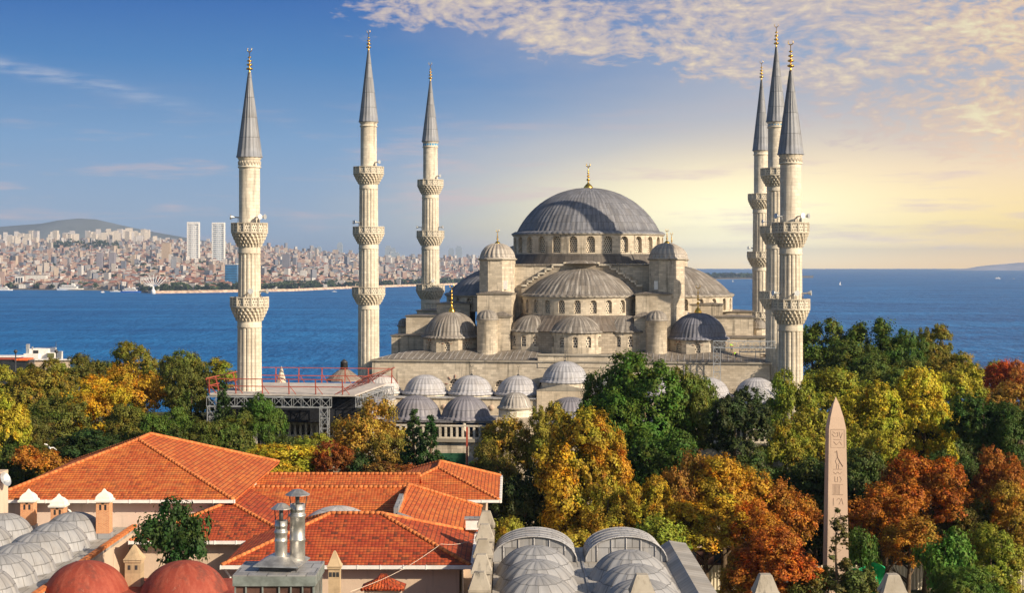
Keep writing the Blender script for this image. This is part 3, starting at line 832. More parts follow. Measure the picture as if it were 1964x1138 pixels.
# gate block with its small dome
gb = MB().box(-2.1, 2.3, -2.0, 3.2, 0, 14.4).build('gate_block', M['stone_clean'], court, (1, .93, .86, 1))
octa(court, .1, .6, 2.2, 14.4, 15.5, 'gate_dome_drum', 'stone_clean', n=16)
MB().lathe(.1, .6, [(2.15, 15.3), (2.4, 15.42), (2.4, 15.62), (2.1, 15.64)], 32, caps=False).build('gate_cornice', M['coping'], court)
dome(court, .1, .6, 1.95, 1.75, 15.75, 26, 'lead_old', 'gate_dome', flare=.25, rib=.07, color=(1.5, 1.55, 1.6, 1))
bs = MB(); bs.box(-5.6, -4.2, 5.9, 6.35, 11.8, 13.0); bs.box(-8.6, -6.2, 6.0, 6.35, 11.9, 13.1); bs.build('blue_gallery_sheet', M['blue'], court)

# ------------------------------------------------------------------ minarets
def minaret(px, v, u_, scale_from, shaft, gals, tip, top, band, label, tiles=False, speakers=()):
    """shaft: list (z, r); gals: (z of parapet top, parapet r)"""
    ux = MU(px, v); wx, wy = MW(ux, v)
    root = empty('minaret', (wx, wy, 0), -YAW)
    tag(root, label, 'minaret', 'minarets of the mosque')
    K = 16
    def fl(i, j):
        m_ = i % 4
        return (-.16, -.02, .0, -.02)[m_]
    zb = 0.0
    segs = []
    lo = 0.0
    bounds = [0.0] + [g_[0] for g_ in reversed(gals)] + [band[0]]
    rad = shaft
    sh = MB()
    for i in range(len(bounds) - 1):
        z0 = bounds[i] + (0 if i == 0 else -1.2); z1 = bounds[i + 1] - (3.0 if i < len(gals) else 0)
        ra, rb = rad[i]
        n = K * 4
        if i < len(gals) or len(gals) == 3 and False:
            q = (z1 - z0)
            pr = [(ra + .06, z0), (ra + .05, z0 + .5)]
            sh.lathe(0, 0, pr, n, caps=False)
            za, zc = z0 + .5, z1 - 1.1
            m2 = 6
            prf = [(ra + (rb - ra) * k / m2, za + (zc - za) * k / m2) for k in range(m2 + 1)]
            sh.lathe(0, 0, prf, n, rf=fl, caps=False, smooth=False)
            sh.lathe(0, 0, [(rb - .05, zc - .02), (rb + .09, zc + .1), (rb + .02, zc + .25), (rb + .02, z1 + .3)], n, caps=False)
        else:
            sh.lathe(0, 0, [(ra, z0), (ra, z0 + .8), (ra - .02, z0 + .82), (rb, z1)], n, caps=False)
    sh.build('shaft', M['stone_clean'], root)
    for (zt, rp), (ra, rb) in zip(reversed(gals), rad):
        # stalactite corbel in notched tiers
        cb = MB(); T = 4; z0 = zt - 3.15; z1 = zt - 1.42
        for k in range(T):
            a = z0 + (z1 - z0) * k / T; b = z0 + (z1 - z0) * (k + 1) / T
            rk = rb + (rp - rb) * ((k + 1) / T) ** .8
            rin = rb + (rp - rb) * (k / T) ** .8 - .12
            nn = 96
            def nf(i, j, k=k): return 0.0 if ((i // 2 + k) % 2 == 0) else -(rk - rin) * .9
            cb.lathe(0, 0, [(rk - .12, a), (rk, a + (b - a) * .45), (rk, b)], nn, rf=nf, smooth=False, caps=False)
            cb.lathe(0, 0, [(rin + .02, a), (rin + .02, b)], 48, caps=False)
            cb.lathe(0, 0, [(rb - .1, b - .01), (rk + .04, b - .005), (rk + .04, b + .05), (rb - .1, b + .055)], 48, caps=False)
        g_o = cb.build('gallery_corbel', M['stone_clean'], root)
        fl_ = MB().lathe(0, 0, [(rb - .2, z1), (rp + .12, z1 + .05), (rp + .12, z1 + .22), (rb - .2, z1 + .24)], 16, PI / 16, 2 * PI + PI / 16, smooth=False, caps=False).build('gallery_floor', M['stone_clean'], g_o)
        pn = MB(); ps = MB(); NP = 16
        for k in range(NP):
            a = 2 * PI * k / NP; b = 2 * PI * (k + 1) / NP
            A = Vector((rp * math.sin(a), -rp * math.cos(a), 0)); B = Vector((rp * math.sin(b), -rp * math.cos(b), 0))
            L = (B - A).length
            za, zb_ = z1 + .24, zt - .1
            inn = .9
            pn.add([A + Vector((0, 0, za)), B + Vector((0, 0, za)), B + Vector((0, 0, zb_)), A + Vector((0, 0, zb_))], [(0, 1, 2, 3)], [[(0, 0), (1.26, 0), (1.26, 1.26), (0, 1.26)]])
            A2, B2 = A * (1 - .14 / rp), B * (1 - .14 / rp)
            pn.add([A2 + Vector((0, 0, za)), B2 + Vector((0, 0, za)), B2 + Vector((0, 0, zb_)), A2 + Vector((0, 0, zb_))], [(3, 2, 1, 0)], [[(0, 0), (1.26, 0), (1.26, 1.26), (0, 1.26)]])
            ps.bar(A + Vector((0, 0, za)), A + Vector((0, 0, zt + .04)), .2, .2)
            ps.bar(A + Vector((0, 0, zt - .05)), B + Vector((0, 0, zt - .05)), .22, .12)
        pn.build('parapet_panel', M['pierced'], g_o); ps.build('parapet_post', M['stone_clean'], g_o)
    zb0, zb1 = band; rt = rad[len(gals)][1]
    bn = MB().lathe(0, 0, [(rt, zb0), (rt + .16, zb0 + .08), (rt + .16, zb0 + .25), (rt + .04, zb0 + .28), (rt + .04, zb1 - .35), (rt + .2, zb1 - .15), (rt + .2, zb1)], 48, caps=False)
    bo = bn.build('band', M['stone_clean'], root)
    if tiles: MB().lathe(0, 0, [(rt + .075, zb0 + .35), (rt + .075, zb1 - .45)], 48, ut=.62 * 18, caps=False).build('blue_tile_band', M['bluetile'], bo)
    else:
        cv_ = MB()
        for k in range(22):
            a = 2 * PI * k / 22; b = 2 * PI * (k + .5) / 22; c = 2 * PI * (k + 1) / 22; rr = rt + .1; zm = (zb0 + zb1) / 2 - .05
            cv_.bar((rr * math.sin(a), -rr * math.cos(a), zm - .25), (rr * math.sin(b), -rr * math.cos(b), zm + .25), .09); cv_.bar((rr * math.sin(b), -rr * math.cos(b), zm + .25), (rr * math.sin(c), -rr * math.cos(c), zm - .25), .09)
        if zb1 - zb0 > 1.2: cv_.build('carved_zigzag', M['stone_clean'], bo)
    rs = rt + .22
    sp_ = MB().lathe(0, 0, [(rs + .08, zb1), (rs + .05, zb1 + .2)] + [(rs * (1 - k / 10) + .1 * k / 10, zb1 + .2 + (tip - zb1 - .2) * k / 10) for k in range(11)], 16 * 4, rf=lambda i, j: .10 if i % 4 == 0 else 0, ut=16, caps=False)
    sp_.build('spire', M['spire'], root)
    finial(root, 0, 0, tip - .3, top - tip + .3, .9, name='finial', slim=True)
    for (zi, ang) in speakers:
        # horn loudspeaker standing on the gallery
        zt, rp = gals[zi]; a = R(ang); r0 = rad[len(gals) - zi][0] + .1
        p = Vector((r0 * math.sin(a), -r0 * math.cos(a), zt + .75)); d = Vector((math.sin(a), -math.cos(a), .05)).normalized()
        m_ = MB(); m_.tube([p - d * .2, p + d * .5, p + d * .85, p + d * 1.05], [.08, .1, .24, .36], 12)
        m_.tube([p, p - Vector((0, 0, .75))], .04, 5)
        m_.build('loudspeaker', M['metal'], root)
    return root

def mz(py, D): return CAMH - (py - 512) / F * D
D0, D1, D2, E0, E1, E2 = 207.5, 283.7, 338.0, 198.4, 274.4, 328.6
def rr_(px, D): return px * D / F
minaret(478.5, 0.0, -1, 0, [(rr_(24.8, D0), rr_(22.8, D0)), (rr_(22, D0), rr_(20.8, D0)), (rr_(20.2, D0), rr_(19.8, D0))],
        [(mz(430, D0), rr_(33.5, D0)), (mz(572, D0), rr_(35.5, D0))], mz(140, D0), mz(95, D0), (mz(325, D0), mz(304, D0)),
        'leftmost minaret, two galleries, rising from the scaffolded platform with red railings', speakers=((0, -75), (0, 50), (0, 70), (1, 20), (1, 78)))
minaret(1516.5, 0.0, 1, 0, [(rr_(24.8, E0), rr_(23, E0)), (rr_(22.4, E0), rr_(21.4, E0)), (rr_(20.8, E0), rr_(20, E0))],
        [(mz(429, E0), rr_(34, E0)), (mz(576, E0), rr_(35.5, E0))], mz(137, E0), mz(80, E0), (mz(318, E0), mz(299, E0)),
        'rightmost and nearest minaret, two galleries with horn loudspeakers, dark grey spire, above the trees', speakers=((0, -50), (0, 35), (0, 62), (1, -60), (1, 15), (1, 75)))
hg = [(mz(322, D1), rr_(28.5, D1)), (mz(437, D1), rr_(29.5, D1)), (mz(553, D1), rr_(31, D1))]
hr = [(rr_(21.5, D1), rr_(20, D1)), (rr_(19.2, D1), rr_(18.6, D1)), (rr_(18.2, D1), rr_(17.6, D1)), (rr_(15.8, D1), rr_(15.3, D1))]
minaret(707, 76.76, -1, 0, hr, hg, mz(98, D1), mz(60, D1), (mz(246, D1), mz(236, D1)),
        'tall minaret with three galleries at the near left corner of the mosque', speakers=((0, 60), (1, -85), (1, -50)))
minaret(1489, 76.76, 1, 0, hr, [(mz(325, E1), hg[0][1]), (mz(436, E1), hg[1][1]), (mz(561, E1), hg[2][1])], mz(92, E1), mz(48, E1), (mz(248, E1), mz(236, E1)),
        'shadowed three-gallery minaret with blue tile band, half hidden by the rightmost minaret', tiles=True, speakers=((1, -60),))
rg = [(mz(347, D2), rr_(24.5, D2)), (mz(445, D2), rr_(26, D2)), (mz(548, D2), rr_(27, D2))]
rr2 = [(rr_(18.5, D2), rr_(18, D2)), (rr_(17.4, D2), rr_(17, D2)), (rr_(16.4, D2), rr_(16, D2)), (rr_(14.2, D2), rr_(13.8, D2))]
minaret(825.5, 76.76 + 54.72, -1, 0, rr2, rg, mz(157, D2), mz(122, D2), (mz(286, D2), mz(274, D2)),
        'smaller looking minaret with blue tile band, third from the left, behind the mosque', tiles=True, speakers=((0, 60), (1, -80), (1, 75), (2, 20)))
minaret(1460.5, 76.76 + 54.72, 1, 0, rr2, [(mz(374, E2), rg[0][1]), (mz(485, E2), rg[1][1]), (mz(600, E2), rg[2][1])], mz(155, E2), mz(118, E2), (mz(300, E2), mz(291, E2)),
        'far right minaret, leftmost of the right-hand three, standing behind the mosque', speakers=((1, -70),))
# ------------------------------------------------------------------ ground and sea
def tmat():
    return plain('park_ground', (.07, .075, .035), .95, .1, 0, .5, .12)
def ground_z(x, y):
    if y < 345: return 0.0
    if y < 620: return -37.5 * (1 - math.cos(PI * (y - 345) / 275)) / 2
    return -37.5
ys = [-120, 0, 60, 120, 200, 345] + [345 + 25 * k for k in range(1, 12)] + [700]
xs = [-900 + 60 * k for k in range(31)]
v_ = [(x, y, ground_z(x, y)) for y in ys for x in xs]; nx = len(xs)
f_ = [(j * nx + i, j * nx + i + 1, (j + 1) * nx + i + 1, (j + 1) * nx + i) for j in range(len(ys) - 1) for i in range(nx - 1)]
tag(MB().add(v_, f_, None, True).build('ground', tmat()), kind='structure')
SEA = -36.0
m, t, b, o = newmat('sea_water')
pos = t.n('ShaderNodeNewGeometry').outputs['Position']
n1 = t.noise(t.scale(pos, .0022, .009, 1), 1.0, 7, .7)
col = t.mix(t.ss(n1, .35, .68), (.005, .090, .29, 1), (.018, .19, .48, 1))
t.link(col, b.inputs['Base Color']); setb(b, .45, .16); b.inputs['IOR'].default_value = 1.33
rip = t.noise(t.scale(pos, .25, .10, 1), 1.0, 4, .6); sw = t.noise(t.scale(pos, .03, .012, 1), 1.0, 3, .6)
bump(t, b, t.m('ADD', rip, t.m('MULTIPLY', sw, 4.0)), 1.0, 2.2)
M['sea'] = m
sm_ = MB(); yy = [500, 900, 1600, 3000, 6000, 12000, 25000, 36000]; xx = [-14000, -8000, -3000, 0, 3000, 8000, 14000]
v_ = [(x, y, SEA) for y in yy for x in xx]; nx = len(xx)
f_ = [(j * nx + i, j * nx + i + 1, (j + 1) * nx + i + 1, (j + 1) * nx + i) for j in range(len(yy) - 1) for i in range(nx - 1)]
tag(sm_.add(v_, f_).build('sea', M['sea']), kind='structure')
# ------------------------------------------------------------------ trees
def crown_mesh(name, seed, nleaf=15000, leaf=.34, shape='round', rx=6.0, rz=6.5, nl=26, clump=.5, gap=0.0):
    """many small leaf faces gathered in clumps on the lobes of the crown; base at z=0"""
    g = np.random.default_rng(seed)
    C_ = []; Rr = []
    for k in range(nl):
        for _ in range(30):
            d = g.normal(size=3); d /= np.linalg.norm(d)
            q = g.uniform(.35, .78)
            p = d * q
            if shape == 'round' and p[2] < -.55: continue
            break
        r = g.uniform(.17, .36)
        if shape == 'poplar': p = np.array([p[0] * .8, p[1] * .8, p[2] * 1.1]); r *= .8
        if shape == 'spread': r *= .85
        C_.append(p); Rr.append(r)
    C_.append(np.array([0, 0, 0.])); Rr.append(.62)
    C_ = np.array(C_); Rr = np.array(Rr)
    if shape == 'cone':
        C_ = []; Rr = []
        for k in range(nl * 3):
            z = g.uniform(-1, .95); rad = (1 - (z + 1) / 2) ** .9 * .92 + .02; a = g.uniform(0, 2 * PI); q = rad * g.uniform(.55, 1.0)
            C_.append((q * math.cos(a), q * math.sin(a), z - .10 * q)); Rr.append(.07 + .13 * rad)
        C_ = np.array(C_); Rr = np.array(Rr)
    w_ = Rr ** 2; w_ /= w_.sum()
    nc = max(60, nleaf // 34)
    li = g.choice(len(Rr), nc, p=w_)
    d = g.normal(size=(nc, 3)); d /= np.linalg.norm(d, axis=1)[:, None]
    d[:, 2] = np.abs(d[:, 2]) * .75 + d[:, 2] * .25
    d /= np.linalg.norm(d, axis=1)[:, None]
    cc = C_[li] + d * Rr[li][:, None] * g.uniform(.72, 1.16, nc)[:, None]
    # drop clumps buried deep inside other lobes
    dist = np.linalg.norm(cc[:, None, :] - C_[None], axis=2) / Rr[None]
    dist[np.arange(nc), li] = 9
    keep = dist.min(1) > .62
    if gap: keep &= g.uniform(size=nc) > gap
    cc = cc[keep]; dd = d[keep]
    k = len(cc); ci = g.integers(0, k, nleaf)
    S = np.array([rx, rx, rz])
    cs = clump * g.uniform(.55, 1.5, k)
    off = g.normal(size=(nleaf, 3)) * cs[ci][:, None] * .62
    pos = cc[ci] * S + off
    nrm = dd[ci] * .9 + off / (np.linalg.norm(off, axis=1)[:, None] + 1e-6) * .7 + g.normal(size=(nleaf, 3)) * .45 + np.array([0, 0, .25])
    nrm /= np.linalg.norm(nrm, axis=1)[:, None]
    t1 = np.cross(nrm, g.normal(size=(nleaf, 3))); t1 /= np.linalg.norm(t1, axis=1)[:, None]
    t2 = np.cross(nrm, t1)
    s = leaf * g.uniform(.6, 1.35, nleaf)[:, None] * .5
    bend = nrm * s * .35
    v = np.stack([pos - t1 * s * 1.15, pos - t2 * s * .7 + bend, pos + t1 * s * 1.15, pos + t2 * s * .7 + bend], 1).reshape(-1, 3)
    v[:, 2] += rz
    me = bpy.data.meshes.new(name)
    me.vertices.add(len(v)); me.vertices.foreach_set('co', v.ravel())
    me.loops.add(4 * nleaf); me.loops.foreach_set('vertex_index', np.arange(4 * nleaf))
    me.polygons.add(nleaf); me.polygons.foreach_set('loop_start', np.arange(0, 4 * nleaf, 4)); me.polygons.foreach_set('loop_total', np.full(nleaf, 4))
    at = me.attributes.new('leafvar', 'FLOAT', 'FACE')
    cv_ = g.uniform(.1, .9, k)
    at.data.foreach_set('value', np.clip(cv_[ci] * .5 + g.uniform(0, 1, nleaf) * .5, 0, 1))
    me.materials.append(M['leaf']); me.update(); me.validate()
    return me
def wood_mesh(name, seed, H, h_c, spread, r0=.42, nb=9):
    """tapered trunk that forks into limbs reaching through the crown"""
    g = random.Random(seed); mb = MB()
    top = H - .6
    def fk(z): return (math.sin(z * .3 + seed) * .25, math.cos(z * .27 + seed) * .2)
    zs = [0, H * .12, h_c * .8, h_c + (H - h_c) * .3, h_c + (H - h_c) * .6, top]
    mb.tube([(*fk(z), z) for z in zs], [r0 * 1.3, r0, r0 * .8, r0 * .55, r0 * .3, .04], 8)
    for k in range(nb):
        z = h_c * .75 + (H - h_c) * .62 * k / nb; a = g.uniform(0, 2 * PI); L = spread * g.uniform(.7, 1.0) * (1 - .5 * k / nb); rise = g.uniform(.5, 1.1)
        x0, y0 = fk(z); pts = []
        for q in range(5):
            f = q / 4; pts.append((x0 + math.cos(a + .3 * f) * L * f, y0 + math.sin(a + .3 * f) * L * f, z + L * rise * f - .1 * L * f * f))
        mb.tube(pts, [r0 * .42, r0 * .32, r0 * .22, r0 * .13, .03], 6)
        a2 = a + g.choice((-.7, .7)); p2 = Vector(pts[2]); L2 = L * .55
        mb.tube([p2, p2 + Vector((math.cos(a2) * L2 * .5, math.sin(a2) * L2 * .5, L2 * .4)), p2 + Vector((math.cos(a2) * L2, math.sin(a2) * L2, L2 * .9))], [r0 * .18, r0 * .1, .02], 5)
    o = mb.build(name, M['bark'])
    return o
CR = {}
for i in range(4): CR['r%d' % i] = crown_mesh('crown', 11 + i, 34000, .27, 'round', nl=30 + 4 * i, clump=.36)
for i in range(2): CR['s%d' % i] = crown_mesh('crown', 31 + i, 17000, .30, 'spread', nl=36, gap=.2, clump=.5)
CR['p0'] = crown_mesh('crown', 41, 9000, .34, 'poplar', rx=3.2, rz=6.5, nl=22); CR['p1'] = crown_mesh('crown', 42, 9000, .34, 'poplar', rx=3.2, rz=6.5, nl=26)
CR['d0'] = crown_mesh('crown', 51, 22000, .30, 'round', nl=30, clump=.35)
CR['b0'] = crown_mesh('crown', 61, 6500, .26, 'round', rx=3.0, rz=2.4, nl=16, clump=.35); CR['b1'] = crown_mesh('crown', 62, 6500, .26, 'round', rx=3.0, rz=2.4, nl=20, clump=.35)
CR['c0'] = crown_mesh('crown', 71, 9000, .30, 'cone', rx=2.6, rz=5.0, nl=40, clump=.25); CR['c1'] = crown_mesh('crown', 72, 2600, .26, 'cone', rx=1.7, rz=5.5, nl=22, clump=.22)
DIM = {'r': (6.0, 6.5), 's': (6.0, 6.5), 'p': (3.2, 6.5), 'd': (6.0, 6.5), 'b': (3.0, 2.4), 'c': (2.6, 5.0)}
WOOD = {}
def tree(name, cat, px, ytop, wpx, hpx, D, col, kind, label, rot=None, group='trees of the square'):
    """one tree: crown centred on px, its top at ytop, wpx wide and hpx high in the photo, at distance D"""
    cm = CR[kind]; rx, rz = DIM[kind[0]]
    if kind == 'c1': rx, rz = 1.7, 5.5
    top = P(px, ytop, D); W = wpx * D / F / 2; Hh = hpx * D / F / 2
    W *= 1.10; Hh *= 1.14
    gz = ground_z(top.x, D)
    root = empty(name, (top.x, D, gz)); g = random.Random(int(px * 7 + ytop))
    tag(root, label, cat, group)
    c = bpy.data.objects.new('crown', cm); COL.objects.link(c); c.parent = root
    c.scale = (W / rx, W / rx, Hh / rz); c.rotation_euler = (0, 0, rot if rot is not None else g.uniform(0, 6.28))
    zb = top.z - 2 * Hh - gz
    c.location = (0, 0, zb)
    c.color = (*col, 1)
    H = top.z - gz
    wn_ = wood_mesh('trunk', g.randint(0, 99), max(2.0, H - Hh * .25), max(.6, zb), W * .8, r0=min(.5, .12 + H * .016) if kind[0] != 'b' else .08, nb=9 if kind[0] in 'rsd' else 4)
    wn_.parent = root
    return root
# leaf colours
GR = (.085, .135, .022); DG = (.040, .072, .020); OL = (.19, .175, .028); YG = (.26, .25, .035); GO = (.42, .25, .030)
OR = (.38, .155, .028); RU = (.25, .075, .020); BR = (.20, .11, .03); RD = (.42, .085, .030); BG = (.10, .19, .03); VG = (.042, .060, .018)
T = [
 # left wood, from the back forward
 ('broadleaf_tree', 165, 672, 105, 120, 240, (.13, .13, .026), 'r0', 'dark olive tree left of the pointed crown in the far left row'),
 ('broadleaf_tree', 255, 662, 120, 130, 244, OL, 'r1', 'tallest olive-green tree against the sea on the left'),
 ('broadleaf_tree', 345, 668, 115, 130, 238, (.16, .16, .03), 'r2', 'olive tree with yellow tips nearest the leftmost minaret on its left side'),
 ('broadleaf_tree', 427, 684, 66, 80, 236, YG, 'p0', 'slim yellow-green tree peeping out just left of the leftmost minaret'),
 ('broadleaf_tree', 95, 690, 110, 110, 236, (.20, .19, .03), 'r3', 'yellowish green tree beside the white rooftop house'),
 ('broadleaf_tree', 20, 706, 120, 120, 222, YG, 'r1', 'yellow-green tree at the left edge below the red and white awning'),
 ('broadleaf_tree', 70, 702, 140, 150, 210, (.22, .17, .03), 'r2', 'brown-tinged yellow tree in front of the white rooftop house'),
 ('broadleaf_tree', 262, 695, 130, 130, 212, GO, 's0', 'orange-gold tree in the middle of the left wood'),
 ('broadleaf_tree', 185, 712, 150, 150, 200, (.50, .30, .03), 'r0', 'bright golden tree lighting up the left wood'),
 ('broadleaf_tree', 365, 700, 110, 140, 208, (.11, .12, .024), 'r1', 'dull green tree behind the left end of the scaffolded platform'),
 ('broadleaf_tree', 110, 742, 130, 130, 192, (.12, .13, .025), 's1', 'green tree with brown patches below the bright golden one'),
 ('broadleaf_tree', 12, 762, 95, 150, 172, (.42, .34, .04), 'r3', 'yellow tree cut by the left edge above the hip roof'),
 ('broadleaf_tree', 250, 765, 120, 120, 188, (.15, .15, .028), 'r0', 'olive tree just above the peak of the large hip roof'),
 ('broadleaf_tree', 315, 780, 120, 120, 180, GR, 'r2', 'mid green tree right of the peak of the large hip roof'),
 ('broadleaf_tree', 180, 815, 145, 90, 174, DG, 'd0', 'low dark green tree over the left slope of the large hip roof'),
 ('bush', 78, 858, 90, 60, 166, OR, 'b0', 'orange-red bush over the left end of the large hip roof'),
 ('broadleaf_tree', 60, 800, 110, 110, 178, (.10, .10, .022), 'r1', 'dark tree behind the orange-red bush on the left'),
 # between roofs and arcade
 ('conifer', 428, 733, 62, 150, 186, DG, 'c0', 'dark conifer poking up in front of the platform truss'),
 ('broadleaf_tree', 500, 758, 92, 150, 184, GR, 'r3', 'round green tree against the dark netting of the platform'),
 ('broadleaf_tree', 440, 780, 120, 150, 178, (.095, .12, .022), 'r0', 'broad green tree left of the round one under the platform'),
 ('broadleaf_tree', 395, 800, 90, 110, 176, (.10, .11, .02), 'r2', 'shadowy green tree by the notch of the large hip roof'),
 ('broadleaf_tree', 600, 836, 90, 80, 176, YG, 'r1', 'small yellow-green tree below the balustrade'),
 ('broadleaf_tree', 700, 762, 155, 175, 180, (.36, .22, .04), 's0', 'airy brown-gold tree in front of the tarpaulined domes'),
 ('broadleaf_tree', 755, 820, 90, 110, 176, (.30, .21, .045), 's1', 'thin brownish tree left of the two dark conifers'),
 ('broadleaf_tree', 535, 845, 190, 110, 168, (.42, .33, .035), 'r2', 'wide golden-yellow tree just behind the middle roof ridge'),
 ('broadleaf_tree', 462, 868, 90, 70, 164, (.30, .27, .035), 'r0', 'low yellow-green tree beside the notch in the hip roof'),
 ('broadleaf_tree', 640, 840, 92, 95, 165, RU, 'd0', 'small dark red-brown tree left of the airy brown-gold tree'),
 ('bush', 692, 872, 46, 60, 163, DG, 'b1', 'small dark green bush right of the red-brown tree'),
 ('bush', 735, 885, 80, 46, 162, BR, 'b0', 'low brown bush behind the middle roof ridge'),
 ('bush', 780, 888, 80, 44, 161, (.24, .09, .025), 'b1', 'low reddish bush left of the far hip roof'),
 ('conifer', 794, 786, 62, 120, 170, (.045, .085, .022), 'c0', 'left and taller of the two dark green cedars'),
 ('conifer', 826, 798, 66, 116, 168, (.040, .078, .022), 'c0', 'right and shorter of the two dark green cedars'),
 # middle
 ('broadleaf_tree', 975, 785, 140, 150, 182, (.27, .20, .035), 's1', 'yellow-brown tree in front of the little gate dome'),
 ('broadleaf_tree', 950, 850, 90, 110, 172, (.17, .14, .03), 's0', 'brownish tree over the far corner of the hip roof'),
 ('broadleaf_tree', 1050, 778, 90, 150, 178, (.28, .24, .04), 'r1', 'yellow-green tree between the gate dome and the deep green tree'),
 ('broadleaf_tree', 1150, 720, 110, 170, 184, GR, 'r3', 'fresh green tree on the left flank of the biggest green tree'),
 ('broadleaf_tree', 1235, 688, 235, 275, 178, (.075, .135, .020), 'r1', 'biggest deep green tree in the middle before the mosque'),
 ('broadleaf_tree', 1180, 716, 140, 210, 176, (.075, .135, .018), 'r0', 'deep green tree merging with the left side of the biggest one'),
 ('broadleaf_tree', 1325, 690, 110, 200, 180, (.14, .16, .03), 'r0', 'olive tree with turning leaves left of the scaffold tower'),
 ('broadleaf_tree', 1412, 730, 145, 160, 176, VG, 'd0', 'round very dark green tree below the scaffold tower'),
 ('broadleaf_tree', 1275, 820, 150, 170, 168, (.06, .11, .018), 'r2', 'dark green tree below the biggest green tree'),
 ('broadleaf_tree', 1010, 880, 150, 180, 165, VG, 'd0', 'deep shaded green tree right of the far hip roof'),
 ('broadleaf_tree', 1110, 792, 200, 270, 163, (.34, .25, .03), 'r1', 'large golden-brown tree in the centre foreground'),
 ('broadleaf_tree', 1143, 790, 60, 130, 161, (.45, .25, .03), 'p0', 'pointed golden leader rising from the large golden tree'),
 ('broadleaf_tree', 1185, 830, 60, 150, 162, (.45, .24, .03), 'p1', 'narrow orange-gold leader right of the pointed one'),
 ('broadleaf_tree', 1075, 850, 80, 170, 160, (.44, .28, .03), 'p1', 'golden side limb tree left of the large golden tree'),
 ('broadleaf_tree', 1170, 930, 120, 150, 157, (.36, .26, .035), 's0', 'yellow tree behind the right-hand bath vault'),
 ('bush', 967, 990, 62, 60, 133, YG, 'b0', 'bright yellow-green bush beside the stone pinnacles'),
 ('bush', 1095, 1015, 110, 60, 140, (.34, .25, .035), 'b1', 'yellow bush between the two bath vaults'),
 ('broadleaf_tree', 1310, 865, 110, 170, 160, (.30, .16, .035), 's0', 'thin bronze tree left of the orange-gold one'),
 ('broadleaf_tree', 1250, 915, 110, 140, 156, (.40, .27, .03), 'r3', 'yellow-gold tree right of the centre foreground tree'),
 ('broadleaf_tree', 1385, 858, 170, 170, 160, (.44, .25, .03), 'r0', 'orange-gold tree below the very dark round tree'),
 ('broadleaf_tree', 1350, 945, 190, 130, 156, (.42, .27, .03), 'r2', 'warm gold tree above the corrugated fence'),
 ('bush', 1262, 985, 120, 90, 147, (.22, .26, .035), 'b1', 'green-yellow bush hanging over the bath roof corner'),
 ('broadleaf_tree', 1440, 950, 130, 120, 154, (.42, .15, .025), 's1', 'orange tree left of the rust-red one'),
 ('broadleaf_tree', 1505, 915, 140, 150, 160, OR, 's0', 'rust-orange tree behind the left side of the obelisk'),
 ('broadleaf_tree', 1490, 1015, 190, 150, 139, (.40, .12, .025), 'r1', 'red-orange tree in the foreground left of the obelisk'),
 ('broadleaf_tree', 1430, 1060, 110, 110, 141, (.30, .19, .03), 's0', 'brown-yellow tree hiding part of the corrugated fence'),
 # right wood
 ('broadleaf_tree', 1560, 612, 72, 140, 268, (.10, .14, .022), 'p0', 'first crown from the left in the row right of the nearest minaret'),
 ('broadleaf_tree', 1605, 614, 76, 140, 267, (.11, .14, .022), 'p1', 'second crown from the left in the row before the sea'),
 ('broadleaf_tree', 1652, 612, 80, 140, 266, (.10, .14, .022), 'p0', 'third crown from the left in the row before the sea'),
 ('broadleaf_tree', 1698, 613, 86, 140, 265, GR, 'p1', 'fourth crown from the left in the row before the sea'),
 ('broadleaf_tree', 1738, 626, 80, 140, 264, GR, 'r2', 'fifth and lowest crown in the row before the sea'),
 ('broadleaf_tree', 1640, 655, 160, 130, 250, (.085, .12, .022), 'r3', 'wide green tree under the row of crowns before the sea'),
 ('broadleaf_tree', 1790, 628, 84, 120, 268, OL, 'r1', 'single olive tree right of the row before the sea'),
 ('broadleaf_tree', 1830, 668, 100, 110, 250, (.27, .22, .035), 'r0', 'yellow-olive tree sloping down towards the sea on the right'),
 ('broadleaf_tree', 1895, 690, 70, 80, 246, (.28, .24, .04), 's0', 'small yellow-green tree left of the red one at the right edge'),
 ('broadleaf_tree', 1925, 684, 90, 90, 238, RD, 's1', 'scarlet tree at the right edge against the sea'),
 ('broadleaf_tree', 1960, 690, 60, 90, 234, (.42, .16, .04), 's0', 'orange tree cut by the right edge beside the scarlet one'),
 ('broadleaf_tree', 1730, 690, 150, 140, 226, (.13, .15, .026), 'r2', 'green tree between the dark row and the yellow trees'),
 ('broadleaf_tree', 1845, 700, 130, 130, 222, (.33, .30, .035), 'r3', 'lemon-yellow tree in the upper right wood'),
 ('broadleaf_tree', 1600, 690, 190, 180, 206, (.24, .24, .03), 'r0', 'broad yellow-green tree right of the nearest minaret'),
 ('broadleaf_tree', 1520, 705, 110, 200, 192, (.20, .23, .03), 'r2', 'green-yellow tree covering the foot of the nearest minaret'),
 ('broadleaf_tree', 1770, 712, 150, 190, 200, (.44, .36, .035), 'r1', 'bright yellow tree with a pale forked trunk'),
 ('broadleaf_tree', 1680, 735, 150, 190, 196, (.36, .31, .03), 'r3', 'yellow tree right of the obelisk tip'),
 ('broadleaf_tree', 1590, 780, 180, 210, 184, (.26, .24, .03), 's0', 'yellow-green tree directly behind the obelisk'),
 ('broadleaf_tree', 1510, 800, 110, 150, 182, (.24, .23, .03), 's0', 'thin yellow-green tree left of the obelisk tip'),
 ('broadleaf_tree', 1940, 728, 130, 120, 214, (.30, .17, .035), 'r2', 'orange-olive tree at the right edge under the scarlet tree'),
 ('broadleaf_tree', 1885, 745, 140, 150, 190, (.055, .095, .018), 'd0', 'dark green tree in the right wood'),
 ('broadleaf_tree', 1950, 765, 110, 130, 186, (.06, .10, .018), 'r0', 'dark green tree cut by the right edge'),
